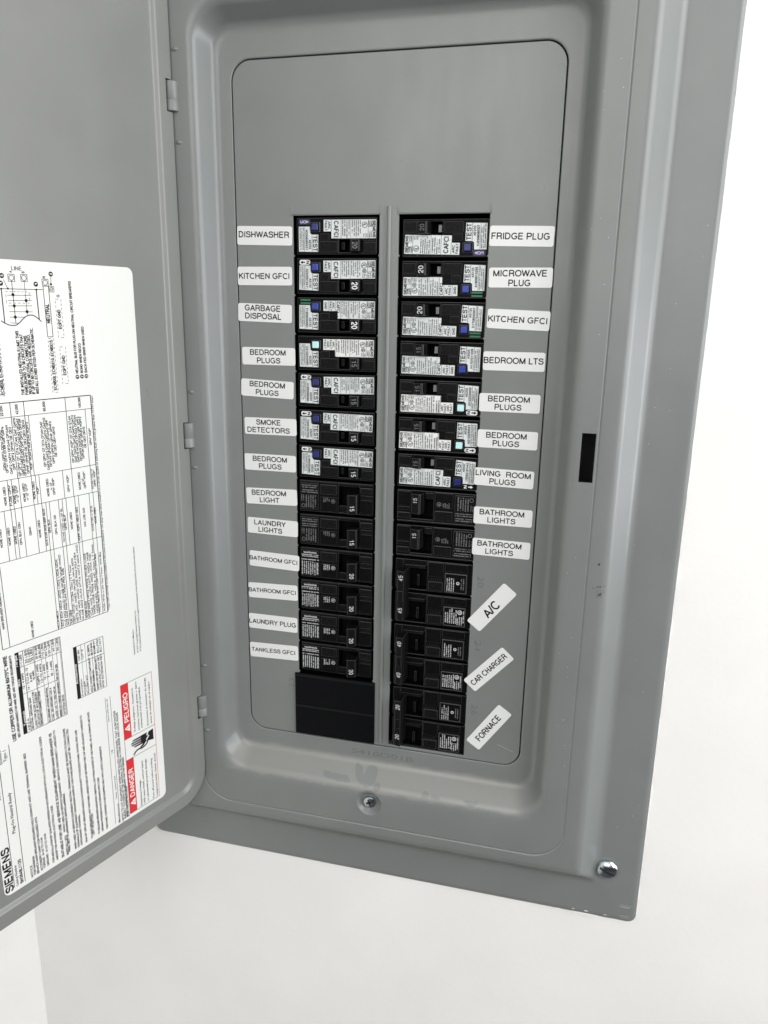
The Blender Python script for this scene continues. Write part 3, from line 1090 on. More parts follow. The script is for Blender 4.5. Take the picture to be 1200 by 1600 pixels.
('T','BACK-FED BRKR WHEN USED',3.076,-3.923,-2.836,0.058,0),
('F',3.106,-4.005,0.05),
('W','3',3.078,-4.025,-3.985,0.055,1),
('F',4.209,-1.911,0.055),
('W','1',4.181,-1.931,-1.891,0.055,1),
('F',3.815,-1.676,0.055),
('W','2',3.787,-1.696,-1.656,0.055,1),
('F',5.03,-1.919,0.055),
('W','1',5.002,-1.939,-1.899,0.055,1),
('F',4.988,-1.761,0.055),
('W','3',4.96,-1.781,-1.741,0.055,1),
('L',3.821,-1.734,3.832,-1.878,0.01),
('F',3.834,-1.901,0.028),
('C',3.828,-2.008,0.045),
('L',3.864,-2.036,3.791,-1.976,0.01),
('L',3.768,-2.068,3.888,-2.068,0.01),
('L',3.888,-2.068,3.888,-1.948,0.01),
('L',3.888,-1.948,3.768,-1.948,0.01),
('L',3.768,-1.948,3.768,-2.068,0.01)]
# ------------------------------------------------------------------ walls
wb = MB(front)
wb.sheet([(-10.76, -60), (70, -60), (70, 40), (-10.76, 40)], [[(-4.6, -18.9), (-4.6, 7.2), (9.7, 7.2), (9.7, -18.9)]], -0.7, -0.1, 'wall')
wall = wb.build('wall')
wall['kind'] = 'structure'
wall['label'] = 'white painted wall around the grey electrical panel'
wb = MB(front)
wb.box(-11.4, -10.76, -60, 40, -0.7, 46, 'wall', 0)
wall2 = wb.build('side_wall')
wall2['kind'] = 'structure'
wall2['label'] = 'white side wall meeting the panel wall in the lower left corner'

# ------------------------------------------------------------------ electrical panel
PB = (2.57, 0.1, -19.72)
panel = empty('electrical_panel', PB, 'grey steel breaker panel set in the white wall, its door hanging open', 'electrical panel')

tb = MB(front)
OUT = [
    (-1.62, 6.76, -15.13, 3.72, 0.52, -0.40),
    (-1.62, 6.76, -15.13, 3.72, 0.52, 0.0),
    (-2.07, 7.20, -15.72, 4.48, 0.55, 0.0),
    (-2.38, 7.47, -16.28, 4.85, 0.85, 0.62),
    (-2.98, 8.125, -17.47, 5.75, 0.95, 0.62),
    (-3.00, 8.150, -17.50, 5.78, 0.95, 0.598),
    (-3.025, 8.185, -17.53, 5.81, 0.95, 0.625),
    (-3.48, 8.64, -17.88, 6.15, 0.10, 0.62),
    (-4.03, 9.17, -18.46, 6.75, 0.16, 0.0),
    (-5.18, 10.33, -19.62, 7.95, 0.22, 0.0),
    (-5.28, 10.42, -19.72, 8.05, 0.26, -0.055),
]
FIL = [0, 0.03, 0.14, 0.17, 0.012, 0.012, 0.012, 0.15, 0.15, 0.10, 0]
loft(tb, OUT, FIL, 'trim', n=10, seg=5)
trim = tb.build('trim', panel, 32, PB)
# give it sheet thickness on the hidden side, then pierce the latch slot and press the screw dimple
sol = trim.modifiers.new('sheet', 'SOLIDIFY')
sol.thickness = 0.05 * S
sol.offset = 1
slot = cutter_box(7.745, 8.085, -6.43, -5.19, 0.2, 1.0, front, PB)
nn = 48
dim = ([(Vector(front(2.43 + 0.40 * math.cos(6.2832 * i / nn), -16.74 + 0.40 * math.sin(6.2832 * i / nn), w)) - Vector(PB)) * S for w in (0.3, 0.9) for i in range(nn)],
       [list(range(nn))[::-1], list(range(nn, 2 * nn))] + [[i, (i + 1) % nn, nn + (i + 1) % nn, nn + i] for i in range(nn)])
cut(trim, [slot, dim])
trim.data.polygons.foreach_set('use_smooth', [True] * len(trim.data.polygons))
trim.data.set_sharp_from_angle(angle=math.radians(32))

# pressed screw boss, small dents beside the hinges, scuffs and specks that belong to the trim
db = MB(front)
rng = random.Random(4)


def lathe(mb, cu, cv, prof, mat, n=28, ell=1.0):
    vs, fs = [], []
    for r, w in prof:
        for i in range(n):
            a = 6.28318 * i / n
            vs.append((cu + r * math.cos(a), cv + r * ell * math.sin(a), w))
    for k in range(len(prof) - 1):
        for i in range(n):
            j = (i + 1) % n
            fs.append([k * n + i, k * n + j, (k + 1) * n + j, (k + 1) * n + i])
    fs.append([(len(prof) - 1) * n + i for i in range(n)])
    mb.add(vs, fs, mat)


def screw(name, u, v, w, r, slots, ang, parent, label):
    mb = MB(front)
    if slots == 2:
        lathe(mb, u, v, [(r, w), (r, w + 0.05), (r * 0.93, w + 0.085), (r * 0.7, w + 0.105), (r * 0.34, w + 0.105), (r * 0.30, w + 0.09), (0.01, w + 0.088)], 'zinc')
    else:
        lathe(mb, u, v, [(r, w)] + [(r * math.cos(t), w + 0.02 + r * 0.5 * math.sin(t)) for t in [i * 0.15708 for i in range(0, 10)]] + [(0.004, w + 0.02 + r * 0.5)], 'zinc', 32)
    for k in range(slots):
        a = ang + k * math.pi / 2
        hl = r * (0.6 if slots == 2 else 0.93)
        ht = r * 0.12
        ca, sa = math.cos(a), math.sin(a)
        top = w + (0.108 if slots == 2 else 0.02 + r * 0.55)
        N = 9
        vs, fs = [], []
        for i in range(N):
            t = -1 + 2 * i / (N - 1)
            d = t * hl
            if slots == 2:
                ww = top
            else:
                ww = w + 0.02 + 0.5 * math.sqrt(max(r * r - d * d - ht * ht, 0)) + 0.003
            for sgn in (-1, 1):
                vs.append((u + d * ca - sgn * ht * sa, v + d * sa + sgn * ht * ca, ww))
        for i in range(N - 1):
            fs.append([2 * i, 2 * i + 1, 2 * i + 3, 2 * i + 2])
        mb.add(vs, fs, 'slot')
    return mb.build(name, parent, 40, PB, label)


boss = MB(front)
lathe(boss, 2.43, -16.74, [(0.415, 0.60), (0.42, 0.622), (0.405, 0.627), (0.385, 0.620), (0.36, 0.60), (0.30, 0.53), (0.265, 0.50), (0.23, 0.485), (0.02, 0.482)], 'paint', 48)
boss.build('screw_boss', trim, 60, PB)
screw('mounting_screw', 2.43, -16.74, 0.483, 0.19, 2, 0.35, trim, 'small cross slot screw in the dimple of the lower rim')
screw('mounting_screw', 9.48, -17.99, 0.004, 0.315, 1, -0.42, trim, 'large round slotted screw in the lower right corner')
for z in (3.85, 1.72, -4.62, -6.75, -12.9, -15.1):
    mb = MB(front)
    lathe(mb, -2.83, z, [(0.10, 0.60), (0.08, 0.632), (0.05, 0.650), (0.01, 0.655)], 'paint', 16, 0.6)
    mb.build('stop_dent', trim, 60, PB)
sc = MB(front)


def blot(mb, u, v, r, w, mat, stretch=1.0, ang=0.0):
    n = 9
    ca, sa = math.cos(ang), math.sin(ang)
    pts = []
    for i in range(n):
        a = 6.2832 * i / n
        q = r * (0.6 + 0.6 * rng.random())
        x, y = q * math.cos(a) * stretch, q * math.sin(a)
        pts.append((u + x * ca - y * sa, v + x * sa + y * ca))
    mb.poly(pts, w, mat)


blot(sc, 8.43, -8.53, 0.035, 0.628, 'scuff')
for t in [i / 16 for i in range(17)]:
    if rng.random() < 0.6:
        blot(sc, 8.24 + 0.4 * t, -9.2 + 0.10 * t + rng.gauss(0, 0.012), 0.005 + 0.013 * rng.random(), 0.630, 'scuff', 1.5, 0.24 + rng.gauss(0, 0.5))
for i in range(14):
    blot(sc, 8.50 + rng.gauss(0, 0.06), -9.36 + rng.gauss(0, 0.05), 0.012, 0.630, 'scuff')
for i in range(34):
    u, v = rng.choice([(7.55 + 0.5 * rng.random(), 4 - 20 * rng.random()), (9.3 + 0.9 * rng.random(), 3 - 21 * rng.random())])
    w = 0.624 if u < 8.2 else 0.004
    blot(sc, u, v, 0.009 + 0.006 * rng.random(), w, 'scratch')
for i in range(3):           # wall paint dragged onto the rim
    t = rng.random()
    if i < 4:
        blot(sc, 5.0 + 5.2 * t, -19.60 + 0.03 * rng.random(), 0.007 + 0.008 * rng.random(), 0.006, 'caulk', 4.5, rng.gauss(0, 0.05))
    else:
        blot(sc, 10.31 + 0.02 * rng.random(), -19 + 14 * t, 0.008 + 0.010 * rng.random(), 0.006, 'caulk', 4.5, 1.57 + rng.gauss(0, 0.05))
for i in range(7):
    z = -19.1 - 0.5 * rng.random()
    sc.line(9.9 + 0.1 * rng.random(), z, 10.22 + 0.08 * rng.random(), z + 0.02 * rng.random(), 0.008, 0.006, 'scratch')
me = sc.build('marks', None, None, PB)
nb = len(trim.data.materials)
for m_ in me.data.materials:
    trim.data.materials.append(m_)
bm = bmesh.new()
bm.from_mesh(trim.data)
k0 = len(bm.faces)
bm.from_mesh(me.data)
bm.faces.ensure_lookup_table()
for f in bm.faces[k0:]:
    f.material_index += nb
bm.to_mesh(trim.data)
bm.free()
bpy.data.objects.remove(me)

eb = MB(front)                  # steel tub in the wall behind the dead front
x0, x1, z0, z1, d0, d1 = -4.5, 9.6, -18.8, 7.1, -4.2, -0.15
eb.box(x0, x1, z0, z1, d0 - 0.06, d0, 'steel', 0)
eb.box(x0, x0 + 0.06, z0, z1, d0, d1, 'steel', 0)
eb.box(x1 - 0.06, x1, z0, z1, d0, d1, 'steel', 0)
eb.box(x0 + 0.06, x1 - 0.06, z0, z0 + 0.06, d0, d1, 'steel', 0)
eb.box(x0 + 0.06, x1 - 0.06, z1 - 0.06, z1, d0, d1, 'steel', 0)
eb.box(-1.0, 6.2, -17, 1.0, -4.1, -1.6, 'dark', 0.05)  # unseen black block added so gaps around the breakers look dark
eb.build('enclosure', panel, None, PB)

# dead front: grey plate with two columns of knockouts
def notched(u0, u1, z0, z1, steps_l, steps_r):
    """opening with the small nubs left where the knockouts were twisted out"""
    p = [(u0, z0), (u1, z0)]
    r = random.Random(int(u0 * 10) + 3)
    for k in range(14, 0, -1):
        z = -k + 0.02 * (r.random() - 0.5)
        d = 0.012 + 0.02 * r.random()
        p += [(u1, z - 0.03), (u1 - d, z - 0.015), (u1 - d, z + 0.015), (u1, z + 0.03)]
    p += [(u1, z1), (u0, z1)]
    for k in range(1, 15):
        z = -k + 0.02 * (r.random() - 0.5)
        d = 0.012 + 0.02 * r.random()
        p += [(u0, z + 0.03), (u0 + d, z + 0.015), (u0 + d, z - 0.015), (u0, z - 0.03)]
    return p


fb = MB(front)
OL = notched(0.0, 2.335, -15.0, 0.0, 0, 0)
OR = notched(2.845, 5.135, -15.02, 0.0, 0, 0)
fb.sheet(rrect(-1.59, 6.73, -15.095, 3.685, 0.50, 10), [OL, OR], -0.06, 0.0, 'paint', 0.012)
# rib on the mullion, formed lips above the openings
fb.prism([(2.53, -0.01), (2.545, 0.035), (2.575, 0.055), (2.615, 0.055), (2.645, 0.035), (2.66, -0.01)], -14.98, 0.20, 'paint', 0)
fb.prism([(2.345, -0.01), (2.35, 0.012), (2.455, 0.012), (2.46, -0.01)], -13.05, -0.02, 'paint', 0)
for u0, u1 in ((-0.02, 2.34), (2.86, 5.15)):
    fb.box(u0, u1, 0.02, 0.045, -0.01, 0.012, 'paint', 0.008)
for u in (-0.03, 2.36, 2.83, 5.16):
    fb.box(u - 0.02, u + 0.02, 0.0, 0.22, -0.01, 0.014, 'paint', 0.01)
dead = fb.build('dead_front', panel, 28, PB)


def stamp(mb, txt, u, v, h, ang, w, mat, width=None):
    vs, fs = glyphs(txt, 1, 3)
    x0, x1 = min(p[0] for p in vs), max(p[0] for p in vs)
    cu = bpy.data.curves.new('tmp_text', 'FONT')
    cu.body = txt
    cu.size = 1.0
    cu.resolution_u = 3
    cu.offset = -0.035
    cu.extrude = 0.015
    cu.bevel_depth = 0.025
    cu.bevel_resolution = 1
    vs, fs = curve_mesh(cu)
    sy = h / CAP
    sx = width / (x1 - x0) if width else sy
    ca, sa = math.cos(ang), math.sin(ang)
    o = []
    for p in vs:
        a, c = (p[0] - (x0 + x1) / 2) * sx, (p[1] - CAP / 2) * sy
        o.append((u + a * ca - c * sa, v + a * sa + c * ca, w + p[2] * h * 0.8))
    mb.add(o, fs, mat)


for t, u, v, a, h_ in (('20', 5.37, -9.55, -1, .17), ('24', 5.38, -11.47, -1, .17), ('26', 5.38, -13.47, -1, .17), ('23', -0.24, -13.42, 1, .16)):
    st = MB(front)
    stamp(st, t, u, v, h_, a * math.pi / 2, 0.0, 'stamp', 2 * h_)
    st.build('stamped_number', dead, 50, PB)
st = MB(front)
stamp(st, '5410D01B', 2.66, -15.42, 0.155, 0.0, 0.0, 'stamp', 1.95)
st.build('stamped_number', trim, 50, PB, 'stamped number below the breakers')
sx = MB(front)
sx.line(6.10, -14.48, 6.36, -14.57, 0.012, 0.004, 'scratch')
sx.line(6.36, -14.57, 6.56, -14.645, 0.009, 0.004, 'scratch')
sx.build('scratch', dead, None, PB)

# ------------------------------------------------------------------ name stickers on the dead front
A2, B2 = 0.105, -0.105
STICK = [   # centre x, z, turn (degrees), lines (text, width, cap height, du, dv), label
    (-0.80, -0.49, -1.0, [('DISHWASHER', 1.43, .15, -.02, .03)], 'white sticker reading DISHWASHER'),
    (-0.82, -1.51, 0.0, [('KITCHEN GFCI', 1.45, .145, -.02, 0)], 'white sticker reading KITCHEN GFCI in the left column'),
    (-0.84, -2.47, -1.3, [('GARBAGE', 1.03, .15, -.07, A2 + .02), ('DISPOSAL', 1.05, .15, -.05, B2 + .02)], 'white sticker reading GARBAGE DISPOSAL'),
    (-0.76, -3.62, 0.3, [('BEDROOM', 1.05, .145, -.02, A2), ('PLUGS', .69, .145, 0, B2 - .01)], 'white sticker reading BEDROOM PLUGS, below GARBAGE DISPOSAL'),
    (-0.82, -4.51, -1.9, [('BEDROOM', 1.05, .145, 0, A2 + .01), ('PLUGS', .68, .145, 0, B2)], 'white sticker reading BEDROOM PLUGS, above SMOKE DETECTORS'),
    (-0.75, -5.56, 0.5, [('SMOKE', .73, .145, -.06, A2 + .01), ('DETECTORS', 1.28, .145, -.06, B2)], 'white sticker reading SMOKE DETECTORS'),
    (-0.78, -6.60, 0.3, [('BEDROOM', 1.04, .145, -.01, A2), ('PLUGS', .69, .145, 0, B2)], 'white sticker reading BEDROOM PLUGS, below SMOKE DETECTORS'),
    (-0.76, -7.59, 1.4, [('BEDROOM', 1.06, .145, -.08, A2), ('LIGHT', .60, .145, -.07, B2)], 'white sticker reading BEDROOM LIGHT'),
    (-0.75, -8.50, -0.7, [('LAUNDRY', .98, .145, -.08, A2), ('LIGHTS', .74, .145, -.07, B2)], 'white sticker reading LAUNDRY LIGHTS'),
    (-0.72, -9.53, -1.5, [('BATHROOM GFCI', 1.50, .125, -.03, .02)], 'white sticker reading BATHROOM GFCI, the upper of the two'),
    (-0.78, -10.50, 1.6, [('BATHROOM GFCI', 1.50, .125, -.03, .01)], 'white sticker reading BATHROOM GFCI, the lower of the two'),
    (-0.80, -11.51, 0.1, [('LAUNDRY PLUG', 1.50, .14, -.02, 0)], 'white sticker reading LAUNDRY PLUG'),
    (-0.79, -12.44, 1.6, [('TANKLESS GFCI', 1.41, .125, -.02, 0.01)], 'white sticker reading TANKLESS GFCI'),
    (5.93, -0.54, -0.9, [('FRIDGE PLUG', 1.41, .15, -.03, .0)], 'white sticker reading FRIDGE PLUG'),
    (5.96, -1.51, 0.2, [('MICROWAVE', 1.31, .15, -.02, A2), ('PLUG', .54, .15, -.02, B2 - .02)], 'white sticker reading MICROWAVE PLUG'),
    (5.97, -2.52, -1.8, [('KITCHEN GFCI', 1.47, .145, -.02, 0)], 'white sticker reading KITCHEN GFCI in the right column'),
    (5.92, -3.55, 0.1, [('BEDROOM LTS', 1.51, .15, -.01, .02)], 'white sticker reading BEDROOM LTS'),
    (5.87, -4.61, 0.2, [('BEDROOM', 1.07, .145, -.02, A2), ('PLUGS', .69, .145, -.03, B2)], 'white sticker reading BEDROOM PLUGS, below BEDROOM LTS'),
    (5.87, -5.56, -0.1, [('BEDROOM', 1.05, .145, -.03, A2), ('PLUGS', .69, .145, -.03, B2)], 'white sticker reading BEDROOM PLUGS, above LIVING ROOM PLUGS'),
    (5.84, -6.59, -0.9, [('LIVING  ROOM', 1.45, .145, -.03, A2), ('PLUGS', .69, .145, -.03, B2)], 'white sticker reading LIVING ROOM PLUGS'),
    (5.87, -7.65, 0.0, [('BATHROOM', 1.19, .145, -.03, A2), ('LIGHTS', .75, .145, -.03, B2)], 'white sticker reading BATHROOM LIGHTS, the upper of the two'),
    (5.87, -8.54, -0.6, [('BATHROOM', 1.19, .145, -.05, A2), ('LIGHTS', .75, .145, -.04, B2)], 'white sticker reading BATHROOM LIGHTS, the lower of the two'),
    (5.71, -10.27, 51.4, [('A/C', .52, .25, -.05, -.02)], 'slanting white sticker reading A/C'),
    (5.72, -12.15, 48.0, [('CAR CHARGER', 1.36, .16, 0, 0)], 'slanting white sticker reading CAR CHARGER'),
    (5.82, -13.97, 55.4, [('FORNACE', 1.02, .18, -.03, -.0)], 'slanting white sticker reading FORNACE'),
]
for cx, cz, deg, lines, lab in STICK:
    a = math.radians(deg)
    ca, sa = math.cos(a), math.sin(a)

    def fm(u, v, w, cx=cx, cz=cz, ca=ca, sa=sa):
        return (cx + u * ca - v * sa, -w, cz + u * sa + v * ca)
    mb = MB(fm)
    mb.sheet(rrect(-0.78, 0.78, -0.238, 0.238, 0.055, 5), [], 0.0015, 0.010, 'tape', 0.002)
    for t, wd, h, du, dv in lines:
        mb.text(t, du, dv, h, 0.0125, 'ink', 0, wd, 'C', 0, 5)
    mb.build('name_sticker', dead, None, PB, lab)

# ------------------------------------------------------------------ door
db = MB(doorm)
DW, DZ0, DZ1 = 11.15, -17.32, 5.9
keys = [
    (0.03, DW - 0.03, DZ0 + 0.03, DZ1 - 0.03, 0.92, -0.11),
    (0.0, DW, DZ0, DZ1, 0.95, -0.07),
    (0.0, DW, DZ0, DZ1, 0.95, 0.0),
    (0.42, DW - 0.42, DZ0 + 0.42, DZ1 - 0.42, 0.55, 0.0),
    (0.53, DW - 0.53, DZ0 + 0.53, DZ1 - 0.53, 0.45, -0.075),
    (0.80, DW - 0.80, DZ0 + 0.80, DZ1 - 0.80, 0.30, -0.075),
]
loft(db, keys, [0, 0.01, 0.03, 0.035, 0.035, 0], 'doorpaint', n=10, cap_first=True, cap_last=True, seg=4)
door = db.build('door', panel, 30, PB)
HZ = (2.78, -5.83, -14.25)
cut(door, [cutter_box(-0.2, 0.205, z - 0.375, z + 0.375, -0.4, 0.4, doorm, PB) for z in HZ])
door.data.polygons.foreach_set('use_smooth', [True] * len(door.data.polygons))
door.data.set_sharp_from_angle(angle=math.radians(30))
for z in HZ:
    mb = MB(front)
    n = 24
    vs, fs = [], []
    prof = [(0.17, z - 0.345), (0.185, z - 0.33), (0.185, z - 0.09), (0.178, z - 0.08), (0.185, z - 0.07), (0.185, z + 0.33), (0.17, z + 0.345)]
    for r, zz in prof:
        for i in range(n):
            t = 6.28318 * i / n
            vs.append((-2.985 + r * math.cos(t), zz, 0.60 + r * math.sin(t)))
    for k in range(len(prof) - 1):
        for i in range(n):
            j = (i + 1) % n
            fs.append([k * n + i, k * n + j, (k + 1) * n + j, (k + 1) * n + i])
    fs += [list(range(n)), [(len(prof) - 1) * n + i for i in range(n)]]
    mb.add(vs, fs, 'knuckle')
    mb.build('hinge', door, 40, PB)

# ------------------------------------------------------------------ the door's big instruction sheet
LW = -0.066
sb = MB(lambda z, s, w: doorm(s, z, w))          # print runs up the door: text x = z, text y = s
sb.sheet(rrect(-16.55, -1.42, 1.54, 6.62, 0.17, 6), [], -0.074, LW, 'doorlabel', 0.002)
W1 = LW + 0.004
W2 = LW + 0.008


def door_text(t, s, z0, z1, h, bold, mat, w):
    sb.text(t, z0, s, h, w, mat, 0, z1 - z0, 'L', bold, 1)


for e in DOOR_PRINT:
    k = e[0]
    if k == 'T':
        door_text(e[1], e[2], e[3], e[4], e[5] * (1.12 if e[5] < 0.07 else 1), max(int(e[6]), 0 if can_stroke(e[1]) else 1), 'ink', W1)
    elif k == 'W':
        door_text(e[1], e[2], e[3], e[4], e[5], int(e[6]), 'doorlabel', W2)
    elif k == 'L':
        sb.line(e[2], e[1], e[4], e[3], e[5], W1, 'ink')
    elif k == 'D':
        d = math.hypot(e[3] - e[1], e[4] - e[2])
        n = max(1, int(d / 0.09))
        for i in range(n):
            t0, t1 = i / n, (i + 0.55) / n
            sb.line(e[2] + (e[4] - e[2]) * t0, e[1] + (e[3] - e[1]) * t0, e[2] + (e[4] - e[2]) * t1, e[1] + (e[3] - e[1]) * t1, e[5], W1, 'ink')
    elif k == 'R':
        sb.poly([(e[2], e[1]), (e[4], e[1]), (e[4], e[3]), (e[2], e[3])], W1, 'ink')
    elif k == 'C':
        sb.ring(e[2], e[1], e[3], 0.012, W1, 'ink')
    elif k == 'F':
        sb.disc(e[2], e[1], e[3], W1, 'ink')
    elif k == 'H':                                # the one upright word
        vs, fs = glyphs2(e[1], 0.13)
        xa, xb = min(p[0] for p in vs), max(p[0] for p in vs)
        o = []
        for p in vs:
            o.append((e[3] + (p[1] - 0.5) * e[5], e[2] - (p[0] - (xa + xb) / 2) * e[4] / (xb - xa), W1))
        sb.add(o, fs, 'ink')
# danger / peligro panel
zA, zB, zC, zD = -16.43, -14.715, -14.06, -12.39
for z0, z1, word, h in ((zA, zB, 'DANGER', .15), (zC, zD, 'PELIGRO', .15)):
    sb.poly([(z0, 2.595), (z1, 2.595), (z1, 2.845), (z0, 2.845)], W1, 'red')
    zt = z0 + 0.32
    sb.poly([(zt - 0.12, 2.635), (zt + 0.12, 2.635), (zt, 2.815)], W2, 'doorlabel')
    sb.text('!', zt, 2.69, 0.10, W2 + 0.003, 'red', 0, None, 'C', 2, 2)
    sb.text(word, zt + 0.19, 2.645, h, W2, 'doorlabel', 0, 0.90, 'L', 1, 3)
for a, c in (((zA, 1.785), (zD, 1.785)), ((zA, 2.845), (zD, 2.845)), ((zA, 1.785), (zA, 2.845)), ((zB, 1.785), (zB, 2.845)), ((zC, 1.785), (zC, 2.845)), ((zD, 1.785), (zD, 2.845))):
    sb.line(a[0], a[1], c[0], c[1], 0.012, W1, 'red' if a[0] != a[0] or a[1] == c[1] == 1.785 else 'ink')
# hand struck by a live wire: sleeve, palm, four fingers, thumb, bolt and cable (fingers point away from the sheet's edge)
def hz(z, s): return (z, s)
zc = -14.33
sb.poly([hz(zc - .17, 1.86), hz(zc + .17, 1.86), hz(zc + .15, 2.02), hz(zc + .06, 2.06), hz(zc + .02, 2.0), hz(zc - .07, 2.08), hz(zc - .13, 2.04)], W1, 'ink')
sb.poly([hz(zc - .12, 2.09), hz(zc - .05, 2.13), hz(zc + .03, 2.05), hz(zc + .08, 2.11), hz(zc + .15, 2.07), hz(zc + .15, 2.30), hz(zc - .12, 2.30)], W1, 'ink')
for i, (a, ln) in enumerate(((-.095, .26), (-.025, .34), (.045, .36), (.115, .30))):
    sb.poly([hz(zc + a - .027, 2.29), hz(zc + a + .027, 2.29), hz(zc + a + .022, 2.29 + ln - .02), hz(zc + a, 2.29 + ln), hz(zc + a - .022, 2.29 + ln - .02)], W1, 'ink')
sb.poly([hz(zc - .11, 2.13), hz(zc - .20, 2.22), hz(zc - .23, 2.33), hz(zc - .18, 2.34), hz(zc - .15, 2.26), hz(zc - .10, 2.24)], W1, 'ink')
cab = [(zc - .05, 2.06), (zc - .16, 2.08), (zc - .22, 2.16), (zc - .25, 2.28), (zc - .22, 2.40), (zc - .25, 2.50), (zc - .33, 2.58)]
for a, c in zip(cab, cab[1:]):
    sb.line(a[0], a[1], c[0], c[1], 0.045, W2, 'ink')
sheet = sb.build('instruction_sheet', door, None, PB, 'white printed instruction sheet with red DANGER and PELIGRO boxes')

# ------------------------------------------------------------------ breakers
FACE = -0.085                   # the moulded faces sit just behind the dead front


def side(col, row, span=1):
    if col == 0:
        c = -row - 0.5
        return (lambda u, v, w: (u, -w, c + v)), (1.17, 0.09, c)
    c = -row - 0.57 if span == 1 else -row - 1.07
    return (lambda u, v, w: (5.19 - u, -w, c - v)), (4.02, 0.09, c)


Q = -math.pi / 2


def toggle(fm, par, base, u0, u1, v0, v1, amp, pm, bold, hgt=0.26, th=0.10, dv=0.0, black='black2'):
    mb = MB(fm)
    mb.prism([(u0, FACE - 0.25), (u0 + 0.015, FACE + 0.06), (u0 + 0.06, FACE + hgt - 0.03), (u0 + 0.10, FACE + hgt), (u1 - 0.02, FACE + hgt - 0.07), (u1, FACE + hgt - 0.10), (u1, FACE - 0.25)], v0, v1, black, 0.014)
    # the amp figure lies on the sloping top of the handle
    um = (u0 + 0.10 + u1 - 0.02) / 2
    a0, a1 = FACE + hgt, FACE + hgt - 0.07
    ua, ub = u0 + 0.10, u1 - 0.02

    def slope(u, v, w):
        return fm(u, v, a0 + (a1 - a0) * (u - ua) / (ub - ua) + 0.004)
    vs, fs = glyphs2(amp, 0.15 if bold else 0.125, 1.08)
    xa, xb = min(p[0] for p in vs), max(p[0] for p in vs)
    sc = th
    o = []
    for p in vs:
        a, c = (p[0] - (xa + xb) / 2) * sc * 1.05, (p[1] - 0.5) * sc
        o.append((um + c, (v0 + v1) / 2 + dv - a, 0))
    mb.add(o, fs, pm, slope)
    return mb.build('toggle', par, None, base)


def jitter(fm, rng, uc, vc):
    a = rng.gauss(0, 0.012)
    du, dv = rng.gauss(0, 0.010), rng.gauss(0, 0.010)
    ca, sa = math.cos(a), math.sin(a)
    return lambda u, v, w: fm(uc + (u - uc) * ca - (v - vc) * sa + du, vc + (u - uc) * sa + (v - vc) * ca + dv, w)


def window_body(mb, hole, tv, mat='black'):
    u0, u1, v0, v1 = hole
    F = FACE
    mb.box(0.07, u0, -0.455, 0.455, F - 1.4, F, mat, 0.016)
    mb.box(u1, 2.255, -0.455, 0.455, F - 1.4, F, mat, 0.016)
    mb.box(u0 + 0.003, u1 - 0.003, v1, 0.455, F - 1.4, F - 0.004, mat, 0.012)
    mb.box(u0 + 0.003, u1 - 0.003, -0.455, v0, F - 1.4, F - 0.004, mat, 0.012)
    mb.box(u0 + 0.01, u1 - 0.01, v0 - 0.05, v1 + 0.05, F - 1.3, F - 0.33, 'dark', 0)


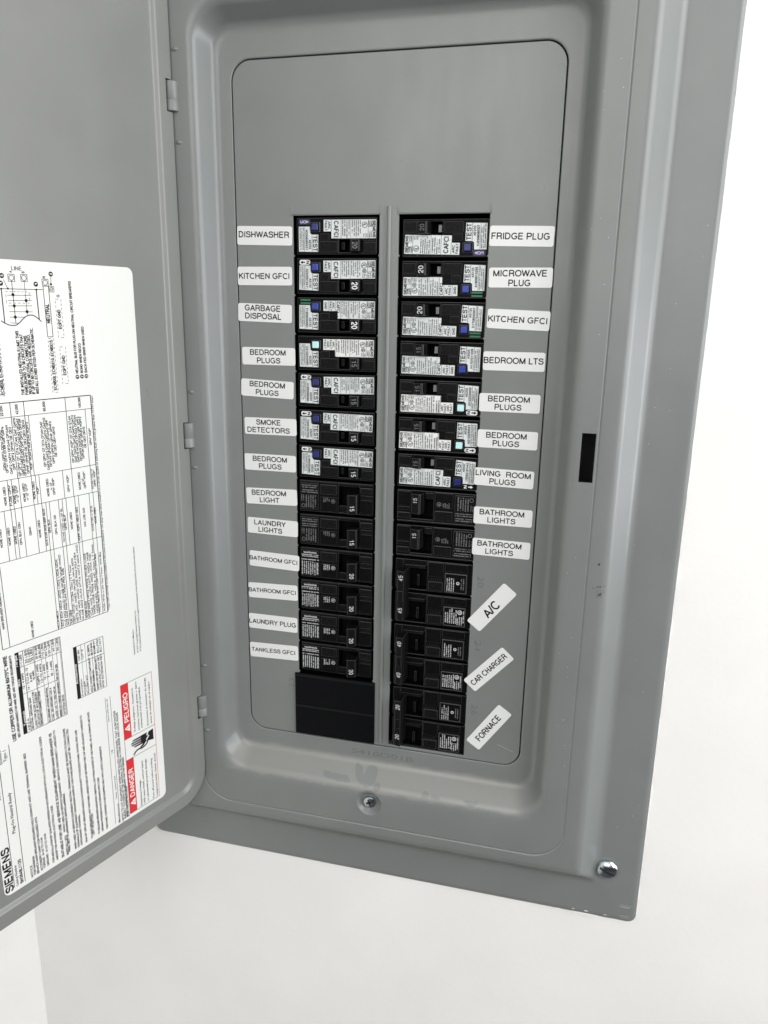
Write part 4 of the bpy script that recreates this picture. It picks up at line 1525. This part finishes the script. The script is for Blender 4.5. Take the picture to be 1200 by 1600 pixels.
def afci(row, col, style, btn, mark, amp, ampmat, bold, label, serial):
    fm, base = side(col, row)
    t = empty('circuit_breaker', base, label, 'circuit breaker', 'arc fault breakers with printed labels')
    rng = random.Random(row * 7 + col * 131)
    F = FACE
    mb = MB(fm)
    window_body(mb, (1.235, 1.87, -0.40, -0.085), 0)
    mb.box(0.70, 1.20, -0.40, -0.13, F - 0.05, F + 0.010, 'black2', 0.012)
    mb.box(1.90, 2.235, -0.40, -0.16, F - 0.05, F + 0.012, 'black2', 0.012)
    mb.box(1.90, 2.235, -0.145, -0.105, F - 0.05, F + 0.006, 'black2', 0.008)
    mb.box(0.72, 0.97, -0.11, 0.06, F - 0.05, F + 0.006, 'black2', 0.01)
    mb.box(0.09, 2.24, 0.42, 0.448, F - 0.05, F + 0.008, 'black2', 0.010)
    mb.box(0.445, 0.725, 0.095, 0.355, F - 0.05, F + 0.012, 'black', 0.045, 3)
    # moulding texture: tiny raised dots of the rough housing
    for i in range(26):
        u, v = 0.72 + 0.5 * rng.random(), -0.11 + 0.2 * rng.random()
        mb.box(u - 0.006, u + 0.006, v - 0.006, v + 0.006, F, F + 0.008, 'black2', 0)
    mb.build('body', t, None, base)
    hgt = 0.24
    toggle(fm, t, base, 1.53, 1.84, -0.385, -0.10, amp, ampmat, bold, hgt, 0.14 if bold else 0.125, 0.0)
    sm = MB(fm)
    sm.box(1.27, 1.36, -0.33, -0.15, F - 0.3, F - 0.10, 'steel' if col else 'black2', 0.01)
    sm.build('trip_flag', t, None, base)
    b = MB(fm)
    b.box(0.50, 0.675, 0.137, 0.312, F - 0.05, F + 0.075, btn, 0.022, 3)
    b.build('test_button', t, None, base)
    # serial / TEST label
    L = MB(jitter(fm, rng, 0.4, -0.05))
    w = F + 0.006
    L.poly([(0.13, 0.26), (0.435, 0.26), (0.445, 0.09), (0.49, 0.06), (0.665, 0.055), (0.655, -0.372), (0.125, -0.358)], w, 'silver', 0.004)
    w += 0.004
    L.text('TEST', 0.58, -0.16, 0.115, w, 'ink', Q, 0.39, 'C', 1, 3)
    L.line(0.494, 0.05, 0.494, -0.362, 0.010, w, 'ink')
    L.text(serial[0], 0.435, -0.18, 0.058, w, 'ink', Q, 0.24, 'C', 0, 2)
    L.text(serial[1], 0.345, -0.07, 0.058, w, 'ink', Q, 0.50, 'C', 0, 2)
    L.line(0.292, 0.25, 0.285, -0.355, 0.008, w, 'ink')
    L.greek(0.145, 0.28, -0.34, 0.235, 3, w, 'ink', rng, -1, 0.55, 0.15)
    L.build('test_label', t, None, base)
    # rating label
    R = MB(jitter(fm, rng, 1.6, 0.15))
    w = F + 0.006
    if style in ('A', 'B'):
        us, um, vm = 0.80, 1.01, 0.10
    elif style == 'C':
        us, um, vm = 0.80, 1.20, 0.12
    else:
        us, um, vm = 0.80, 1.13, 0.10
    R.poly([(us, 0.385), (2.205, 0.385), (2.22, 0.37), (2.21, -0.06), (2.20, -0.072), (um, -0.072), (um, vm), (us, vm)], w, 'silver' if style != 'D' else 'white', 0.004)
    w += 0.004
    if style in ('A', 'B'):
        R.text('ARC', 0.955, 0.25, 0.060, w, 'ink', Q, 0.19, 'C', 0, 2)
        R.text('FAULT', 0.865, 0.24, 0.060, w, 'ink', Q, 0.24, 'C', 0, 2)
        R.line(1.015, 0.38, 1.015, 0.10, 0.008, w, 'ink')
        R.text('CAFCI', 1.145, 0.155, 0.118, w, 'ink', Q, 0.40, 'C', 1, 3)
        R.line(1.275, 0.38, 1.275, -0.07, 0.008, w, 'ink')
        f0 = 1.29
    elif style == 'C':
        R.text('GND', 0.865, 0.25, 0.060, w, 'ink', Q, 0.18, 'C', 0, 2)
        R.line(0.935, 0.38, 0.935, 0.12, 0.008, w, 'ink')
        R.text('FAULT', 1.00, 0.245, 0.055, w, 'ink', Q, 0.23, 'C', 0, 2)
        R.text('ARC', 1.08, 0.26, 0.055, w, 'ink', Q, 0.16, 'C', 0, 2)
        R.line(1.145, 0.38, 1.145, 0.12, 0.008, w, 'ink')
        R.text('CAFCI', 1.215, 0.22, 0.075, w, 'ink', Q, 0.29, 'C', 0, 2)
        R.line(1.275, 0.38, 1.275, -0.07, 0.008, w, 'ink')
        f0 = 1.29
    else:
        for i, tx in enumerate(('FAULT', 'GND', 'FAULT', 'ARC')):
            R.text(tx, 0.855 + i * 0.078, 0.25, 0.054, w, 'ink', Q, 0.23 if len(tx) > 3 else 0.16, 'C', 0, 2)
        R.line(1.14, 0.38, 1.14, -0.06, 0.008, w, 'ink')
        R.greek(1.15, 1.27, 0.05, 0.37, 2, w, 'ink', rng, -1, 0.6, 0.2)
        f0 = 1.29
    R.greek(f0, 1.52, -0.055, 0.37, 4, w, 'ink', rng, -1, 0.5, 0.25)
    R.line(1.535, 0.38, 1.535, -0.07, 0.006, w, 'ink')
    R.greek(1.55, 1.82, -0.055, 0.37, 5, w, 'ink', rng, -1, 0.5, 0.3)
    R.ring(1.91, 0.255, 0.075, 0.013, w, 'ink')
    R.text('U', 1.925, 0.27, 0.062, w, 'ink', Q, 0.045, 'C', 1, 2)
    R.text('L', 1.895, 0.245, 0.062, w, 'ink', Q, 0.038, 'C', 1, 2)
    if style != 'A':
        R.ring(1.92, 0.115, 0.055, 0.014, w, 'ink')
        R.text('G', 1.92, 0.115, 0.055, w, 'ink', Q, None, 'C', 2, 2)
    R.greek(1.86, 1.99, -0.055, 0.04, 3, w, 'ink', rng, -1, 0.5, 0.2)
    R.line(2.005, 0.38, 2.0, -0.07, 0.008, w, 'ink')
    R.text('TYPE', 2.085, 0.28, 0.050, w, 'ink', Q, 0.15, 'C', 0, 2)
    R.text('QAF2', 2.03, 0.28, 0.045, w, 'ink', Q, 0.15, 'C', 0, 2)
    R.line(2.01, 0.10, 2.11, 0.10, 0.006, w, 'ink')
    R.greek(2.015, 2.105, -0.055, 0.08, 2, w, 'ink', rng, -1, 0.6, 0.2)
    R.text('SIEMENS', 2.16, 0.155, 0.070, w, 'ink', Q, 0.41, 'C', 1, 2)
    R.build('rating_label', t, None, base)
    if mark:
        K = MB(fm)
        w = F + 0.006
        if mark == 'pill':
            K.poly(rrect(0.145, 0.44, 0.285, 0.41, 0.05, 5), w, 'white', 0.004)
            ink = 'ink'
        elif mark == 'bare':
            ink = 'white'
        if mark in ('pill', 'bare'):
            w += 0.004
            K.text('N', 0.375, 0.347, 0.085, w, ink, Q, 0.085, 'C', 2, 2)
            K.poly([(0.30, 0.362), (0.30, 0.332), (0.235, 0.332), (0.235, 0.305), (0.165, 0.347), (0.235, 0.389), (0.235, 0.362)], w, ink)
            K.build('neutral_mark', t, None, base)
        elif mark == 'green':
            K.poly([(0.16, 0.41), (0.44, 0.41), (0.44, 0.365), (0.16, 0.365)], w, 'green', 0.004)
            K.poly([(0.16, 0.33), (0.44, 0.33), (0.44, 0.285), (0.16, 0.285)], w, 'green', 0.004)
            K.build('green_mark', t, None, base)
        elif mark == 'violet':
            K.poly(rrect(0.13, 0.45, 0.285, 0.42, 0.03, 4), w, 'violet', 0.004)
            w += 0.004
            for i, tx in enumerate(('A', '0', '3')):
                K.text(tx, 0.37 - 0.075 * i, 0.352, 0.075, w, 'lilac', Q, 0.075, 'C', 1, 2)
            K.build('violet_mark', t, None, base)
    return t


def single(row, col, amp, tone, label, group):
    fm, base = side(col, row)
    t = empty('circuit_breaker', base, label, 'circuit breaker', group)
    rng = random.Random(row * 11 + col * 57)
    F = FACE
    mb = MB(fm)
    window_body(mb, (1.235, 1.85, -0.42, 0.345), 0)
    mb.box(0.085, 0.645, -0.40, 0.375, F - 0.05, F + 0.018, 'black2', 0.014)
    mb.box(0.69, 1.19, 0.075, 0.365, F - 0.05, F + 0.025, 'black2', 0.018)
    mb.box(0.69, 1.19, -0.43, 0.0, F - 0.05, F + 0.008, 'black', 0.010)
    mb.box(1.88, 2.235, 0.175, 0.345, F - 0.05, F + 0.030, 'black2', 0.018)
    mb.box(1.88, 2.235, 0.02, 0.125, F - 0.05, F + 0.012, 'black2', 0.010)
    mb.box(1.88, 2.235, -0.42, -0.01, F - 0.05, F + 0.010, 'black', 0.010)
    mb.box(0.075, 2.25, 0.405, 0.45, F - 0.05, F + 0.012, 'black2', 0.014)
    mb.box(1.25, 1.47, -0.40, -0.225, F - 0.6, F - 0.03, 'black2', 0.012)
    w = F + 0.021
    if tone == 'print':
        mb.text('WARNING', 0.37, 0.305, 0.05, w + 0.001, tone, 0, 0.40, 'C', 1, 2)
        for v in (0.235, 0.185, 0.09):
            mb.hgreek(0.11, 0.62, v, 0.034, w, tone, rng)
        mb.greek(0.10, 0.55, -0.37, 0.03, 7, w, tone, rng, -1, 0.5, 0.1)
        mb.text('SIEMENS', 0.595, -0.17, 0.05, w, tone, Q, 0.36, 'C', 1, 2)
    else:
        for v in (0.31, 0.25, 0.17, 0.11):
            mb.hgreek(0.14, 0.60, v, 0.036, w, tone, rng)
        mb.greek(0.24, 0.58, -0.36, 0.03, 5, w, tone, rng, -1, 0.42, 0.1)
        mb.greek(0.11, 0.22, -0.15, 0.03, 2, w, tone, rng, -1, 0.42, 0.1)
        mb.ring(0.185, -0.29, 0.055, 0.012, w, tone)
    w = F + 0.011
    mb.greek(0.77, 0.98, -0.15 if tone != 'print' else -0.2, -0.02, 4, w, tone, rng, -1, 0.55, 0.15)
    mb.ring(1.075, -0.11, 0.062, 0.011, w, tone)
    mb.text('UL', 1.075, -0.11, 0.05, w, tone, Q, 0.06, 'C', 0, 2)
    mb.build('body', t, None, base)
    toggle(fm, t, base, 1.49, 1.83, -0.40, 0.16, amp, 'print', 0, 0.27, 0.12, -0.10)
    return t


def double(row, amp, label):
    fm0, base = side(1, row, 2)
    t = empty('double_breaker', base, label, 'circuit breaker', 'double pole breakers at the foot of the right column')
    F = FACE
    rng = random.Random(row)
    for k, dv in enumerate((0.5, -0.5)):
        def fm(u, v, w, dv=-dv): return fm0(u, v + dv, w)
        mb = MB(fm)
        window_body(mb, (1.345, 2.03, -0.29, 0.42), 0)
        mb.box(0.88, 1.315, 0.13, 0.42, F - 0.05, F + 0.020, 'black2', 0.03, 3)
        for i in range(7):
            u = 0.93 + 0.055 * i
            mb.box(u, u + 0.018, 0.04, 0.125, F - 0.03, F + 0.016, 'black2', 0.006)
        mb.box(0.88, 1.315, -0.43, 0.0, F - 0.05, F + 0.010, 'black', 0.012)
        mb.box(0.20, 0.845, -0.16, 0.42, F - 0.05, F + 0.022, 'black2', 0.018)
        mb.box(0.20, 0.845, -0.43, -0.20, F - 0.05, F + 0.012, 'black', 0.012)
        mb.box(2.06, 2.235, 0.12, 0.40, F - 0.05, F + 0.018, 'black2', 0.014)
        mb.box(1.57, 1.64, 0.0, 0.33, F - 0.3, F - 0.06, 'black2', 0.012)
        mb.box(1.40, 2.0, -0.285, -0.20, F - 0.5, F - 0.03, 'black2', 0.012)
        mb.build('pole_body', t, None, base)
        R = MB(fm)
        w = F + 0.025
        R.poly(rrect(0.215, 0.83, -0.145, 0.405, 0.02, 3), w, 'black', 0.003)
        w += 0.003
        for (a, c) in (((0.225, -0.14), (0.82, -0.14)), ((0.225, 0.4), (0.82, 0.4)), ((0.225, -0.14), (0.225, 0.4)), ((0.82, -0.14), (0.82, 0.4))):
            R.line(a[0], a[1], c[0], c[1], 0.007, w, 'printdim')
        if k == 0:
            R.greek(0.55, 0.79, -0.08, 0.37, 4, w, 'print', rng, -1, 0.42, 0.3)
            R.ring(0.46, 0.12, 0.045, 0.022, w, 'print')
            R.greek(0.27, 0.39, -0.05, 0.3, 2, w, 'printdim', rng, -1, 0.42, 0.4)
        else:
            R.greek(0.44, 0.80, -0.12, 0.33, 6, w, 'print', rng, -1, 0.5, 0.3)
            R.ring(0.37, -0.02, 0.068, 0.02, w, 'print')
            R.text('UL', 0.37, -0.02, 0.055, w, 'print', Q, 0.07, 'C', 1, 2)
            R.greek(0.28, 0.46, 0.10, 0.36, 3, w, 'print', rng, -1, 0.5, 0.2)
            R.greek(0.24, 0.28, -0.1, 0.3, 1, w, 'print', rng, -1, 0.8, 0.1)
        R.build('rating_plate', t, None, base)
        w = F + 0.015
    # one tie bar joins the two handles
    H = MB(fm0)
    H.prism([(1.86, F - 0.2), (1.90, F + 0.24), (1.92, F + 0.40), (2.12, F + 0.36), (2.15, F + 0.30), (2.165, F - 0.2)], -0.70, 0.78, 'black2', 0.016)
    H.box(1.95, 2.09, -0.12, 0.20, F + 0.15, F + 0.398, 'black2', 0.012)
    for v in (0.47, -0.50):
        def slope(u, vv, w): return fm0(u, vv, F + 0.40 - 0.04 * (u - 1.92) / 0.20 + 0.005)
        vs, fs = glyphs2(amp, 0.135, 1.05)
        xa, xb = min(p[0] for p in vs), max(p[0] for p in vs)
        o = [(2.02 + (p[1] - 0.5) * 0.13, v - (p[0] - (xa + xb) / 2) * 0.13, 0) for p in vs]
        H.add(o, fs, 'print', slope)
    H.build('handle_tie', t, None, base)
    return t


SER = [('AE233', 'N2306060457'), ('A5133', 'A2405010411'), ('A5133', 'F1806030060'), ('AD202', 'D2102240060'), ('A5033', 'U1905080080'), ('A5031', 'D2001007050'), ('A5033', 'U1904052080')]
LEFT = [
    ('A', 'navy', 'violet', '20', 'printdim', 0, 'black breaker beside DISHWASHER, violet mark and dark blue test button'),
    ('B', 'blue', 'pill', '20', 'white', 1, 'black breaker beside the left KITCHEN GFCI sticker, bold white 20'),
    ('C', 'blue', 'green', '20', 'white', 1, 'black breaker beside GARBAGE DISPOSAL with green bars and bold 20'),
    ('D', 'cyan', None, '15', 'printdim', 0, 'black breaker with pale cyan button, below the one for GARBAGE DISPOSAL'),
    ('B', 'navy', 'pill', '15', 'printdim', 0, 'black breaker with blue button, beside BEDROOM PLUGS directly above SMOKE DETECTORS'),
    ('B', 'navy', 'pill', '15', 'print', 0, 'black breaker with blue button beside the SMOKE DETECTORS sticker'),
    ('B', 'navy', 'pill', '15', 'print', 0, 'black breaker with blue button, beside BEDROOM PLUGS directly below SMOKE DETECTORS'),
]
for r, (st_, bt, mk, amp, am, bo, lab) in enumerate(LEFT):
    afci(r, 0, st_, bt, mk, amp, am, bo, lab, SER[r])
SER2 = [('AE233', '1U2306060327'), ('A5133', 'A1809010295'), ('A5133', 'D1706040007'), ('A5022', 'H1707011029'), ('AD202', 'J2102220002'), ('AD202', 'M2103250523'), ('A5037', 'U2002161442')]
RIGHT = [
    ('A', 'navy', 'violet', '20', 'printdim', 0, 'black breaker beside FRIDGE PLUG, violet mark and dark blue test button'),
    ('C', 'blue', 'green', '20', 'white', 1, 'black breaker beside MICROWAVE PLUG with green bars and bold 20'),
    ('C', 'blue', 'green', '20', 'white', 1, 'black breaker beside the right KITCHEN GFCI sticker with green bars'),
    ('C', 'blue', None, '15', 'printdim', 0, 'black breaker with blue button beside BEDROOM LTS'),
    ('D', 'cyan', 'pill', '15', 'printdim', 0, 'black breaker with pale cyan button, directly below the one for BEDROOM LTS'),
    ('D', 'cyan', 'pill', '15', 'printdim', 0, 'black breaker with pale cyan button, directly above the one for LIVING ROOM PLUGS'),
    ('B', 'navy', 'bare', '15', 'printdim', 0, 'black breaker with blue button beside LIVING ROOM PLUGS'),
]
for r, (st_, bt, mk, amp, am, bo, lab) in enumerate(RIGHT):
    afci(r, 1, st_, bt, mk, amp, am, bo, lab, SER2[r])
GP = 'plain black single breakers'
single(7, 0, '15', 'printdim', 'plain black 15 breaker beside BEDROOM LIGHT', GP)
single(8, 0, '15', 'printdim', 'plain black 15 breaker beside LAUNDRY LIGHTS', GP)
for r, lab in ((9, 'plain black 20 breaker beside the upper BATHROOM GFCI sticker'), (10, 'plain black 20 breaker beside the lower BATHROOM GFCI sticker'),
               (11, 'plain black 20 breaker beside LAUNDRY PLUG'), (12, 'plain black 20 breaker beside TANKLESS GFCI')):
    single(r, 0, '20', 'print', lab, GP)
single(7, 1, '15', 'printdim', 'plain black 15 breaker beside the upper BATHROOM LIGHTS sticker', GP)
single(8, 1, '15', 'printdim', 'plain black 15 breaker beside the lower BATHROOM LIGHTS sticker', GP)
double(9, '45', 'black double breaker with tied handles marked 45 beside A/C')
double(11, '40', 'black double breaker with tied handles marked 40 beside CAR CHARGER')
double(13, '20', 'black double breaker with tied handles marked 20 beside FORNACE')

for i, (z0, z1, lab) in enumerate(((-14.045, -13.03, 'smooth black filler plate under the breaker for TANKLESS GFCI'), (-15.06, -14.05, 'smooth black filler plate, lowest in the left column'))):
    base = (1.16, 0.0, z0)
    mb = MB(front)
    mb.box(-0.105, 2.405, z0, z1, 0.006, 0.055, 'blackfill', 0.015)
    mb.box(0.12, 2.2, z0 + 0.1, z1 - 0.1, -0.5, 0.01, 'blackfill', 0.02)
    mb.box(-0.09, 2.39, z1 - 0.10, z1 - 0.035, 0.03, 0.063, 'fillridge', 0.012)
    o = mb.build('filler_plate', None, None, base)
    o['label'] = lab
    o['category'] = 'filler plate'
    o['group'] = 'black filler plates below the left column'

# ------------------------------------------------------------------ thin bead of caulk where the rim meets the wall
cb = MB(front)
rng = random.Random(9)
path = rrect(-5.29, 10.43, -19.735, 8.06, 0.27, 6)
pts = []
for a, c in zip(path, path[1:] + path[:1]):
    d = math.hypot(c[0] - a[0], c[1] - a[1])
    n = max(1, int(d / 0.16))
    for i in range(n):
        pts.append((a[0] + (c[0] - a[0]) * i / n, a[1] + (c[1] - a[1]) * i / n))
n = 6
vs, fs = [], []
kq = 0.5
for (x, z) in pts:
    kq = (kq * 0.8 + 0.2 * rng.random())
    r = 0.006 + (0.15 * max(0, kq - 0.38) if z < -19.6 else 0.12 * max(0, kq - 0.42))
    d = Vector((1 if x > 10.2 else (-1 if x < -5.1 else 0), 1 if z > 7.9 else (-1 if z < -19.6 else 0)))
    for i in range(n):
        t = 6.2832 * i / n
        vs.append((x + d.x * r * math.cos(t) + 0.006 * rng.random(), z + d.y * r * math.cos(t) + 0.006 * rng.random(), -0.10 + r * 1.3 * math.sin(t)))
m = len(pts)
for a in range(m):
    for i in range(n):
        j = (i + 1) % n
        b2 = (a + 1) % m
        fs.append([a * n + i, a * n + j, b2 * n + j, b2 * n + i])
cb.add(vs, fs, 'caulk')
ck = cb.build('caulk_bead', None, 60)
ck['kind'] = 'structure'
ck['label'] = 'thin uneven bead of white caulk around the grey rim'

scene.collection.children.unlink(_tmp)
bpy.data.collections.remove(_tmp)
